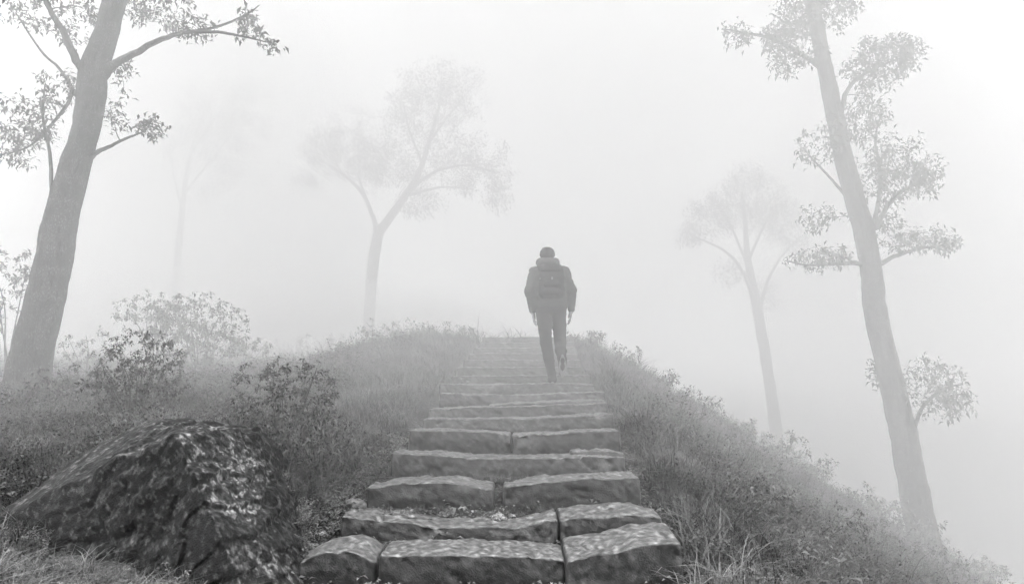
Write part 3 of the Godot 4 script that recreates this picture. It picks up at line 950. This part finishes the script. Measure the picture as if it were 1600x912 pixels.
func spots_in(r: RandomNumberGenerator, count: int, x0: float, x1: float, u0: float, u1: float, side: int, gap: float, power := 1.0, patch := 0.0) -> Array:
	var out := []
	for k in count:
		var u := lerpf(u0, u1, pow(r.randf(), power))
		var edge := stair_mid(u) + side * (stair_half(u) + gap + lumps.get_noise_2d(u * 2.0, side * 9.0) * 0.12)
		var x := r.randf_range(x0, x1)
		if side < 0 and x > edge or side > 0 and x < edge:
			continue
		if side < 0 and absf(x + 2.35) < 0.7 and absf(u - 4.5) < 0.5:
			continue
		if patch != 0.0 and lumps.get_noise_2d(x * 0.85 + patch * 37.0, u * 0.85 - patch * 11.0) < 0.02:
			continue
		out.append(Vector3(x, ground(x, u), -u))
	return out


func build_grass() -> void:
	var r := rng(77)
	var fine_tuft := tuft(1, 26, 0.17, 0.005, 0.7, 0.045, 0.07)
	var dry_tuft := tuft(2, 18, 0.28, 0.005, 1.1, 0.12, 0.1)
	var long_tuft := tuft(3, 22, 0.3, 0.006, 0.9, 0.05, 0.09)
	var pale_tuft := tuft(13, 24, 0.24, 0.006, 1.0, 0.085, 0.09)
	var pale_cover := herb(14, 8, 0.11, 0.022, 0.055)
	var leafy := herb(4, 7, 0.2, 0.04, 0.026)
	var leafy_small := herb(5, 8, 0.12, 0.024, 0.033)
	scatter("slope_grass", "short fine grass covering the right slope", fine_tuft, spots_in(r, 15000, 0.8, 12.0, 2.0, 12.0, 1, 0.02, 1.2), r, 0.7, 1.3, 0.35)
	scatter("slope_dry_grass", "pale dry wisps of grass on the right slope", dry_tuft, spots_in(r, 9000, 0.8, 11.0, 2.0, 11.5, 1, 0.05, 1.3, 2.0), r, 0.6, 1.1, 0.4)
	scatter("slope_herbs", "low dark leafy herbs among the grass of the right slope", leafy, spots_in(r, 8000, 0.9, 11.5, 2.0, 12.0, 1, 0.15, 1.2, 1.0), r, 0.6, 1.3, 0.35)
	scatter("slope_ground_cover", "tiny-leaved ground cover on the right slope", leafy_small, spots_in(r, 16000, 0.8, 10.5, 2.0, 12.0, 1, 0.0, 1.2, 3.0), r, 0.7, 1.3, 0.35)
	scatter("slope_long_grass", "long drooping grass clumps beside the steps on the right slope", long_tuft, spots_in(r, 6000, 0.8, 10.0, 2.0, 11.5, 1, 0.05, 1.2, 8.0), r, 0.8, 1.5, 0.35)
	scatter("slope_broad_weeds", "broad-leaved weeds scattered over the right slope", herb(6, 5, 0.3, 0.055, 0.042), spots_in(r, 900, 1.0, 10.5, 3.6, 11.5, 1, 0.3, 1.1), r, 0.6, 1.3, 0.4)
	scatter("bank_broad_weeds", "broad-leaved weeds scattered over the left bank", herb(7, 5, 0.26, 0.06, 0.028), spots_in(r, 800, -9.0, -1.0, 4.6, 12.0, -1, 1.0, 1.1), r, 0.6, 1.3, 0.4)
	scatter("dead_stems", "bare dead stems standing in the grass of both banks", tuft(8, 7, 0.55, 0.005, 0.45, 0.08, 0.05), spots_in(r, 500, 1.2, 10.0, 3.0, 11.5, 1, 0.2) + spots_in(r, 400, -9.0, -1.4, 4.8, 12.0, -1, 0.5), r, 0.5, 1.1, 0.4)
	scatter("bank_grass", "short fine grass covering the left bank", fine_tuft, spots_in(r, 15000, -10.0, -0.6, 2.4, 14.0, -1, 0.12, 1.1), r, 0.7, 1.3, 0.35)
	scatter("bank_long_grass", "long drooping grass round the boulder and the left bank", pale_tuft, spots_in(r, 10000, -9.0, -0.9, 2.4, 12.0, -1, 0.8, 1.1, 4.0), r, 0.7, 1.2, 0.35)
	scatter("bank_dry_grass", "pale dry wisps of grass on the left bank", dry_tuft, spots_in(r, 9000, -8.0, -0.8, 2.4, 11.0, -1, 0.2, 1.2, 5.0), r, 0.6, 1.1, 0.4)
	scatter("bank_herbs", "low dark leafy herbs among the grass of the left bank", leafy, spots_in(r, 5000, -10.0, -0.9, 4.6, 14.0, -1, 1.0, 1.1, 6.0), r, 0.6, 1.3, 0.35)
	scatter("bank_ground_cover", "tiny-leaved ground cover on the left bank", pale_cover, spots_in(r, 14000, -9.0, -0.8, 2.6, 13.0, -1, 0.1, 1.1, 7.0), r, 0.7, 1.3, 0.35)
	scatter("far_grass", "fog-paled grass beyond the crest on the left", long_tuft, spots_in(r, 6000, -24.0, 0.6, 11.0, 34.0, -1, -0.6, 1.4), r, 1.0, 2.0, 0.3)
	scatter("mound_grass", "pale curling dry grass in front of the boulder", tuft(12, 24, 0.3, 0.007, 1.5, 0.06, 0.12), spots_in(r, 1300, -3.4, -1.2, 2.3, 3.75, -1, 0.1), r, 0.5, 1.15, 0.6)
	scatter("mound_herbs", "dark leafy undergrowth in front of the boulder", leafy, spots_in(r, 700, -3.4, -1.2, 2.3, 3.75, -1, 0.1), r, 0.5, 1.0, 0.4)
	var cracks := []
	for k in 420:
		var u: float = [4.62, 4.68, 5.05, 5.1, 5.5, 5.55][k % 6] + r.randf_range(-0.05, 0.02)
		var x := stair_mid(u) + r.randf_range(-1.05, 1.05) * stair_half(u)
		cracks.append(Vector3(x, ground(x, u), -u))
	scatter("step_weeds", "tiny weeds growing in the dirt between the lower steps", fine_tuft, cracks, r, 0.2, 0.45, 0.4)
	# fallen leaves beside the lowest steps
	var s := Shape.new()
	var q := rng(5)
	for k in 9:
		var a := q.randf() * TAU
		s.leaf(Vector3(q.randf_range(-0.06, 0.06), 0.006 + 0.004 * k, q.randf_range(-0.06, 0.06)), Vector3(cos(a), q.randf_range(-0.1, 0.35), sin(a)).normalized(), Vector3.UP, q.randf_range(0.03, 0.06), q.randf_range(0.015, 0.028), grey(q.randf_range(0.02, 0.09)), 0.2, 0.5)
	var litter := []
	for k in 700:
		var u := r.randf_range(3.9, 6.4)
		var x := stair_mid(u) - stair_half(u) + 0.1 - absf(r.randfn(0.0, 0.28))
		litter.append(Vector3(x, ground(x, u), -u))
	for k in 260:
		var u := r.randf_range(4.0, 8.0)
		var x := stair_mid(u) + stair_half(u) - 0.1 + absf(r.randfn(0.0, 0.2))
		litter.append(Vector3(x, ground(x, u), -u))
	for k in 200:
		var u := r.randf_range(4.2, 5.15)
		var x := stair_mid(u) + r.randf_range(-1, 1) * stair_half(u)
		litter.append(Vector3(x, ground(x, u), -u))
	scatter("leaf_litter", "fallen pale leaves along the edges of the lower steps", s.mesh(), litter, r, 0.6, 1.2, 0.4)


# ------------------------------------------------------------------ loose stones
func pebble(seed_: int, size: Vector3) -> Shape:
	var r := rng(seed_)
	var off := r.randf() * 100.0
	var grid := []
	for i in 15:
		var row := PackedVector3Array()
		var la := PI * i / 14.0
		for j in 22:
			var lo := TAU * j / 22.0
			var d := Vector3(sin(la) * cos(lo), cos(la), sin(la) * sin(lo))
			row.append(d * size * (1.0 + lumps.get_noise_3d(d.x * 1.1 + off, d.y * 1.1, d.z * 1.1) * 0.5 + grain.get_noise_3d(d.x * 3.0, d.y * 3.0 + off, d.z * 3.0) * 0.12))
		grid.append(row)
	var s := Shape.new()
	s.rows(grid, true)
	return s


func build_stones() -> void:
	var list := [
		["largest pale stone lying left of the third step", Vector3(-1.131, 0.398, -4.95), 0.06],
		["small pale stone touching the left end of the third step", Vector3(-1.023, 0.384, -4.95), 0.025],
		["dark rounded stone against the left end of the third step", Vector3(-1.228, 0.444, -5.1), 0.07],
		["pale flat stone in the gap between the slabs of the third step", Vector3(-0.098, 0.379, -4.98), 0.05],
		["pale chip lying below the right slab of the third step", Vector3(0, 0.394, -5), 0.03],
		["pale stone left of the second step near the dirt edge", Vector3(-1.249, 0.224, -4.6), 0.035],
		["small grey stone left of the lowest block", Vector3(-1.402, 0.121, -4.1), 0.05],
		["grey stone above the left end of the lowest block", Vector3(-1.391, 0.367, -4.8), 0.035],
		["small stone below the joint of the second step", Vector3(0.351, 0.206, -4.5), 0.03],
	]
	for k in list.size():
		var p: Vector3 = list[k][1]
		p.y = ground(p.x, -p.z) + list[k][2] * 0.25
		var o := put("loose_stone", pebble(300 + k, Vector3(1.25, 0.75, 1.0) * float(list[k][2])), M.stone if k == 2 else M.pale_stone)
		o.position = p
		o.rotation.y = k * 1.3
		tag(o, list[k][0], "stone", "loose stones beside the lower steps")


# ------------------------------------------------------------------ the walker
# bones: [end, end, radius, radius, flattening front to back]; joined with a smooth minimum and meshed as surface nets
func flesh(s: Shape, bones: Array, cell: float, soft: float, crease := 0.0) -> void:
	var lo := Vector3.ONE * 1e9
	var hi := -lo
	for b in bones:
		var reach := Vector3.ONE * (maxf(b[2], b[3]) + cell * 3.0)
		lo = lo.min((b[0] as Vector3).min(b[1]) - reach)
		hi = hi.max((b[0] as Vector3).max(b[1]) + reach)
	var nx := int((hi.x - lo.x) / cell) + 2
	var ny := int((hi.y - lo.y) / cell) + 2
	var nz := int((hi.z - lo.z) / cell) + 2
	var f := PackedFloat32Array()
	f.resize(nx * ny * nz)
	f.fill(1.0)
	for b in bones:
		var p0: Vector3 = b[0]
		var p1: Vector3 = b[1]
		var r0: float = b[2]
		var r1: float = b[3]
		var flat: float = b[4] if b.size() > 4 else 1.0
		var axis := p1 - p0
		var mid_z := (p0.z + p1.z) * 0.5
		var len2 := maxf(axis.length_squared(), 1e-9)
		var pad := Vector3.ONE * (maxf(r0, r1) + soft + cell * 2.0)
		var a := ((p0.min(p1) - pad - lo) / cell).floor()
		var z := ((p0.max(p1) + pad - lo) / cell).ceil()
		for i in range(maxi(0, int(a.x)), mini(nx, int(z.x) + 1)):
			for j in range(maxi(0, int(a.y)), mini(ny, int(z.y) + 1)):
				for k in range(maxi(0, int(a.z)), mini(nz, int(z.z) + 1)):
					var p := lo + Vector3(i, j, k) * cell
					if flat != 1.0:
						p.z = mid_z + (p.z - mid_z) / flat
					var t := clampf((p - p0).dot(axis) / len2, 0.0, 1.0)
					var d := (p - p0 - axis * t).length() - lerpf(r0, r1, t)
					var at := (i * ny + j) * nz + k
					var h := maxf(soft - absf(f[at] - d), 0.0)
					f[at] = minf(f[at], d) - h * h / (4.0 * soft)
	var first := s.v.size()
	var ids := PackedInt32Array()
	ids.resize(nx * ny * nz)
	ids.fill(-1)
	var step := [0, nz * ny, nz, nz * ny + nz, 1, nz * ny + 1, nz + 1, nz * ny + nz + 1]
	var edges := [[0, 1], [2, 3], [4, 5], [6, 7], [0, 2], [1, 3], [4, 6], [5, 7], [0, 4], [1, 5], [2, 6], [3, 7]]
	for i in nx - 1:
		for j in ny - 1:
			for k in nz - 1:
				var at := (i * ny + j) * nz + k
				if absf(f[at]) > cell * 2.5:
					continue
				var inside := 0
				for q in 8:
					if f[at + step[q]] < 0.0:
						inside += 1
				if inside == 0 or inside == 8:
					continue
				var sum := Vector3.ZERO
				var many := 0
				for e in edges:
					var fa := f[at + step[e[0]]]
					var fb := f[at + step[e[1]]]
					if (fa < 0.0) == (fb < 0.0):
						continue
					var t := fa / (fa - fb)
					var ca := Vector3(e[0] & 1, (e[0] >> 1) & 1, e[0] >> 2)
					var cb := Vector3(e[1] & 1, (e[1] >> 1) & 1, e[1] >> 2)
					sum += ca.lerp(cb, t)
					many += 1
				ids[at] = s.v.size()
				s.v.append(lo + (Vector3(i, j, k) + sum / many) * cell)
				s.c.append(Color.WHITE)
	for i in range(1, nx - 1):
		for j in range(1, ny - 1):
			for k in range(1, nz - 1):
				var at := (i * ny + j) * nz + k
				if absf(f[at]) > cell * 2.5:
					continue
				var here := f[at] < 0.0
				for way in 3:
					var next: int = at + [nz * ny, nz, 1][way]
					if (f[next] < 0.0) == here:
						continue
					var u: int = [nz, 1, nz * ny][way]
					var w: int = [1, nz * ny, nz][way]
					var q := [ids[at], ids[at - u], ids[at - u - w], ids[at - w]]
					if q.min() < 0:
						continue
					if not here:
						q.reverse()
					s.tri(q[0], q[1], q[2])
					s.tri(q[0], q[2], q[3])
	s.smooth(first)
	if crease > 0.0:
		for i in range(first, s.v.size()):
			var p := s.v[i]
			var fold := 1.0 - 2.0 * absf(grain.get_noise_3d(p.x * 2.5, p.y * 5.5 + p.x * 2.0, p.z * 2.5))
			s.v[i] = p + s.n[i] * (fold - 0.6) * crease
		s.smooth(first)


func hand(s: Shape, wrist: Vector3, side: float) -> void:  # hangs down, palm turned to the thigh, fingers slightly curled forward
	var bones := []
	var palm := wrist + Vector3(-side * 0.004, -0.075, -0.012)
	bones.append([wrist + Vector3(0, 0.02, 0), wrist + Vector3(0, -0.02, 0), 0.026, 0.026])
	for k in 4:
		var z := lerpf(-0.034, 0.034, k / 3.0)
		var knuckle := palm + Vector3(0, [-0.004, -0.008, -0.005, 0.004][k], z)
		bones.append([wrist + Vector3(0, -0.02, z * 0.45), knuckle, 0.016, 0.0125])
		var long: float = [0.042, 0.047, 0.043, 0.034][k]
		var j1 := knuckle + Vector3(-side * 0.008, -long, -0.004)
		var j2 := j1 + Vector3(-side * 0.014, -long * 0.62, -0.003)
		var j3 := j2 + Vector3(-side * 0.017, -long * 0.42, 0.0)
		bones.append([knuckle, j1, 0.0105, 0.0095])
		bones.append([j1, j2, 0.0095, 0.0085])
		bones.append([j2, j3, 0.0085, 0.0072])
	var t0 := wrist + Vector3(-side * 0.01, -0.025, -0.026)
	var t1 := t0 + Vector3(-side * 0.012, -0.035, -0.026)
	var t2 := t1 + Vector3(-side * 0.008, -0.03, -0.006)
	bones.append([t0, t1, 0.017, 0.0125])
	bones.append([t1, t2, 0.0115, 0.009])
	flesh(s, bones, 0.0045, 0.007)


func build_person() -> void:
	var foot := Vector3(0.49, 1.328, -7.93)
	foot.y = 1.305
	var who := thing("person", "walker seen from behind climbing the steps in beanie and hooded jacket, one heel raised", "person", foot)
	var hip := [Vector3(-0.085, 0.93, -0.01), Vector3(0.1, 0.93, -0.01)]
	var knee := [Vector3(-0.055, 0.5, -0.04), Vector3(0.135, 0.52, -0.17)]
	var ankle := [Vector3(0.015, 0.1, 0.0), Vector3(0.125, 0.29, 0.15)]
	var shoulder := [Vector3(-0.195, 1.425, -0.04), Vector3(0.185, 1.425, -0.04)]
	var elbow := [Vector3(-0.262, 1.17, 0.02), Vector3(0.272, 1.175, 0.0)]
	var wrist := [Vector3(-0.222, 0.915, -0.03), Vector3(0.272, 0.935, -0.07)]
	var head := Vector3(-0.028, 1.635, -0.09)
	# body: trunk, limbs, then the head and hands on finer grids
	var s := Shape.new()
	var bones := [
		[Vector3(-0.06, 0.96, 0), Vector3(0.075, 0.96, 0), 0.08, 0.08, 0.8], [Vector3(0, 1.0, 0), Vector3(0, 1.15, -0.01), 0.095, 0.095, 0.75],
		[Vector3(-0.07, 1.3, -0.03), Vector3(0.07, 1.3, -0.03), 0.095, 0.095, 0.85], [Vector3(-0.15, 1.42, -0.04), Vector3(0.15, 1.42, -0.04), 0.06, 0.06], [Vector3(0, 1.42, -0.04), head + Vector3(0, -0.06, 0.03), 0.06, 0.052],
	]
	for k in 2:
		bones.append([hip[k], knee[k], 0.07, 0.048])
		bones.append([knee[k], ankle[k], 0.05, 0.036])
		bones.append([shoulder[k], elbow[k], 0.05, 0.038])
		bones.append([elbow[k], wrist[k], 0.038, 0.026])
	flesh(s, bones, 0.014, 0.04)
	bones = [
		[head + Vector3(0, 0.035, 0.02), head + Vector3(0, 0.03, -0.02), 0.078, 0.074], [head + Vector3(0, -0.03, -0.03), head + Vector3(0, -0.075, -0.065), 0.062, 0.03],
		[head + Vector3(0, 0.0, 0.03), head + Vector3(0, -0.09, 0.035), 0.06, 0.055],
		[head + Vector3(0, 0.012, -0.098), head + Vector3(0, -0.022, -0.115), 0.008, 0.014],
		[head + Vector3(-0.03, 0.026, -0.088), head + Vector3(0.03, 0.026, -0.088), 0.012, 0.012],
		[head + Vector3(-0.022, -0.052, -0.092), head + Vector3(0.022, -0.052, -0.092), 0.007, 0.007],
		[head + Vector3(-0.018, -0.062, -0.09), head + Vector3(0.018, -0.062, -0.09), 0.007, 0.007],
	]
	for k in [-1, 1]:
		bones.append([head + Vector3(k * 0.031, 0.006, -0.084), head + Vector3(k * 0.031, 0.006, -0.085), 0.012, 0.012])
		bones.append([head + Vector3(k * 0.078, 0.015, 0.012), head + Vector3(k * 0.076, -0.028, 0.004), 0.014, 0.009, 1.4])
	flesh(s, bones, 0.005, 0.012)
	hand(s, wrist[0], -1.0)
	hand(s, wrist[1], 1.0)
	put("body", s, M.skin, who)
	# jacket
	s = Shape.new()
	bones = [
		[Vector3(-0.1, 0.985, 0.0), Vector3(0.115, 0.985, 0.0), 0.105, 0.105, 0.95], [Vector3(-0.095, 1.1, -0.005), Vector3(0.105, 1.1, -0.005), 0.11, 0.11, 0.95],
		[Vector3(-0.105, 1.22, -0.02), Vector3(0.11, 1.22, -0.02), 0.112, 0.112, 0.95], [Vector3(-0.11, 1.34, -0.035), Vector3(0.11, 1.34, -0.035), 0.12, 0.12, 0.95],
		[Vector3(-0.165, 1.42, -0.04), Vector3(0.155, 1.42, -0.04), 0.075, 0.075], [Vector3(-0.02, 1.46, -0.045), Vector3(-0.02, 1.52, -0.05), 0.085, 0.075],
	]
	for k in 2:
		bones.append([shoulder[k], elbow[k], 0.08, 0.065])
		bones.append([elbow[k], elbow[k].lerp(wrist[k], 0.93), 0.066, 0.047])
	flesh(s, bones, 0.013, 0.03, 0.011)
	put("jacket", s, M.jacket, who)
	# hood bunched behind the neck
	s = Shape.new()
	bones = []
	for k in 12:
		var a := TAU * k / 12
		var b := TAU * (k + 1) / 12
		bones.append([Vector3(-0.022 + cos(a) * 0.105, 1.565 - sin(a) * 0.02, -0.075 + sin(a) * 0.1), Vector3(-0.022 + cos(b) * 0.105, 1.565 - sin(b) * 0.02, -0.075 + sin(b) * 0.1), 0.05, 0.05])
	bones.append([Vector3(-0.08, 1.53, 0.03), Vector3(0.035, 1.53, 0.03), 0.055, 0.055])
	bones.append([Vector3(-0.022, 1.52, 0.05), Vector3(-0.02, 1.475, 0.06), 0.07, 0.04])
	bones.append([Vector3(-0.12, 1.53, -0.02), Vector3(-0.14, 1.49, -0.03), 0.045, 0.04])
	bones.append([Vector3(0.08, 1.53, -0.02), Vector3(0.1, 1.49, -0.03), 0.045, 0.04])
	flesh(s, bones, 0.01, 0.025, 0.01)
	put("hood", s, M.jacket, who)
	# trousers
	s = Shape.new()
	bones = [[Vector3(-0.075, 0.95, 0.0), Vector3(0.09, 0.95, 0.0), 0.105, 0.105, 0.95]]
	for k in 2:
		bones.append([hip[k], hip[k].lerp(knee[k], 0.45), 0.106, 0.091])
		bones.append([hip[k].lerp(knee[k], 0.45), knee[k], 0.091, 0.073])
		bones.append([knee[k], knee[k].lerp(ankle[k], 0.45), 0.073, 0.069])
		bones.append([knee[k].lerp(ankle[k], 0.45), ankle[k].lerp(knee[k], 0.02), 0.069, 0.056])
	flesh(s, bones, 0.012, 0.02, 0.01)
	put("trousers", s, M.trousers, who)
	# beanie with a turned-up band
	s = Shape.new()
	flesh(s, [[head + Vector3(0, 0.03, 0.015), head + Vector3(0, 0.035, -0.005), 0.092, 0.09], [head + Vector3(-0.02, 0.06, 0.012), head + Vector3(0.02, 0.06, 0.012), 0.066, 0.066]], 0.007, 0.03, 0.004)
	var cap := put("beanie", s, M.beanie, who)
	s = Shape.new()
	bones = []
	for k in 14:
		var a := TAU * k / 14
		var b := TAU * (k + 1) / 14
		bones.append([head + Vector3(cos(a) * 0.082, 0.02 - sin(a) * 0.012, 0.008 + sin(a) * 0.09), head + Vector3(cos(b) * 0.082, 0.02 - sin(b) * 0.012, 0.008 + sin(b) * 0.09), 0.016, 0.016])
		bones.append([head + Vector3(cos(a) * 0.083, 0.042 - sin(a) * 0.012, 0.008 + sin(a) * 0.09), head + Vector3(cos(b) * 0.083, 0.042 - sin(b) * 0.012, 0.008 + sin(b) * 0.09), 0.015, 0.015])
	flesh(s, bones, 0.006, 0.012)
	put("band", s, M.beanie, cap)
	# boots: the left one carries the weight, the right one is lifted with its sole turned back
	for k in 2:
		s = Shape.new()
		flesh(s, [[Vector3(0, 0.12, 0.005), Vector3(0, 0.05, 0.012), 0.05, 0.05], [Vector3(0, 0.05, 0.035), Vector3(0, 0.045, -0.07), 0.045, 0.046], [Vector3(0, 0.045, -0.07), Vector3(-0.005, 0.036, -0.165), 0.046, 0.034]], 0.009, 0.03, 0.004)
		var boot := put("boot", s, M.boot, who)
		s = Shape.new()
		var outline := PackedVector3Array()
		for i in 28:
			var a := TAU * i / 28
			var z := -0.06 + sin(a) * 0.145
			outline.append(Vector3(cos(a) * (0.048 if z < -0.05 else 0.041) * (1.0 - 0.25 * pow(absf(sin(a)), 3.0)), 0, z))
		var rows := []
		for lay in [[0.2, 0.0], [0.97, 0.0], [1.0, 0.006], [1.0, 0.022], [0.9, 0.028], [0.2, 0.028]]:
			var row := PackedVector3Array()
			for p in outline:
				row.append(Vector3(p.x * lay[0], lay[1], (p.z + 0.06) * lay[0] - 0.06))
			row.reverse()
			rows.append(row)
		s.rows(rows, true)
		put("sole", s, M.sole, boot)
		boot.position = ankle[k] + (Vector3(0, -0.1, 0) if k == 0 else Vector3(0.005, -0.02, 0.075))
		boot.rotation = Vector3(0, 0.05, 0) if k == 0 else Vector3(-1.22, -0.06, 0.03)
	# the backpack
	var pack := thing("backpack", "dark daypack with a small pale tag on the walker's back", "backpack", foot)
	s = Shape.new()
	bones = []
	for x in [-0.08, 0.01, 0.1]:
		bones.append([Vector3(x, 1.13, 0.15), Vector3(x * 0.9, 1.4, 0.135), 0.08, 0.07])
	flesh(s, bones, 0.012, 0.04, 0.01)
	put("pack", s, M.backpack, pack)
	s = Shape.new()
	flesh(s, [[Vector3(-0.09, 1.435, 0.13), Vector3(0.1, 1.435, 0.13), 0.062, 0.062], [Vector3(-0.085, 1.42, 0.18), Vector3(0.095, 1.42, 0.18), 0.04, 0.04]], 0.01, 0.03, 0.008)
	put("lid", s, M.backpack, pack)
	s = Shape.new()
	flesh(s, [[Vector3(-0.06, 1.13, 0.23), Vector3(0.08, 1.13, 0.23), 0.05, 0.05], [Vector3(-0.055, 1.23, 0.215), Vector3(0.075, 1.23, 0.215), 0.045, 0.045]], 0.01, 0.03, 0.008)
	put("front_pocket", s, M.backpack, pack)
	for k in [-1, 1]:
		s = Shape.new()
		s.tube([Vector4(k * 0.09, 1.44, 0.1, 0.022), Vector4(k * 0.1, 1.5, 0.03, 0.022), Vector4(k * 0.105, 1.51, -0.06, 0.022), Vector4(k * 0.11, 1.43, -0.155, 0.02), Vector4(k * 0.12, 1.28, -0.165, 0.016), Vector4(k * 0.17, 1.16, -0.08, 0.012), Vector4(k * 0.16, 1.12, 0.1, 0.01)], 8)
		put("shoulder_strap", s, M.strap, pack)
		s = Shape.new()
		s.tube([Vector4(k * 0.155 + 0.01, 1.31, 0.09, 0.006), Vector4(k * 0.15 + 0.01, 1.32, 0.2, 0.006), Vector4(k * 0.06 + 0.01, 1.33, 0.225, 0.006)], 6)
		put("side_strap", s, M.strap, pack)
	var tags := [[Vector3(0.012, 1.305, 0.222), Vector3(0.02, 0.03, 0.008)], [Vector3(-0.135, 1.31, 0.175), Vector3(0.022, 0.014, 0.008)]]
	for q in tags:
		var box := BoxMesh.new()
		box.size = q[1]
		var o := MeshInstance3D.new()
		o.name = "tag"
		o.mesh = box
		o.material_override = M.badge
		o.position = q[0]
		pack.add_child(o, true)


# ------------------------------------------------------------------ mist
func build_mist() -> void:
	# the ridge rises into one bank, another lies below and behind; the air between them is clearer
	var banks := [
		[Vector3(4, 2, -30.6), Vector3(88, 150, 52), 0.043, "fog bank that swallows the ridge beyond the lowest steps"],
		[Vector3(4, 2, -32.3), Vector3(88, 150, 52), 0.033, "denser fog inside the bank on the ridge"],
		[Vector3(2, 2, -38.0), Vector3(84, 140, 48), 0.026, "thick far fog round the palest trees"],
		[Vector3(-26, 8, -26.0), Vector3(40, 44, 44), 0.026, "thicker fog hanging over the left flank of the ridge"],
		[Vector3(32, 2, -26.0), Vector3(40, 70, 44), 0.02, "thicker fog filling the valley right of the ridge"],
		[Vector3(-8, 2.2, -18.0), Vector3(17, 4.6, 11), 0.1, "low fog lying behind the shrubs on the left bank"],
		[Vector3(2, 2, 27.6), Vector3(88, 110, 52), 0.1, "fog bank below the stairway behind the viewer"],
	]
	for b in banks:
		var o := FogVolume.new()
		o.name = numbered("mist_bank")
		o.shape = RenderingServer.FOG_VOLUME_SHAPE_ELLIPSOID
		o.size = b[1]
		o.position = b[0]
		var m := FogMaterial.new()
		m.resource_name = "mist"
		m.albedo = Color(0.95, 0.95, 0.95)
		m.density = b[2]
		o.material = m
		o.set_meta("kind", "stuff")
		tag(o, b[3], "fog")
		add_child(o)
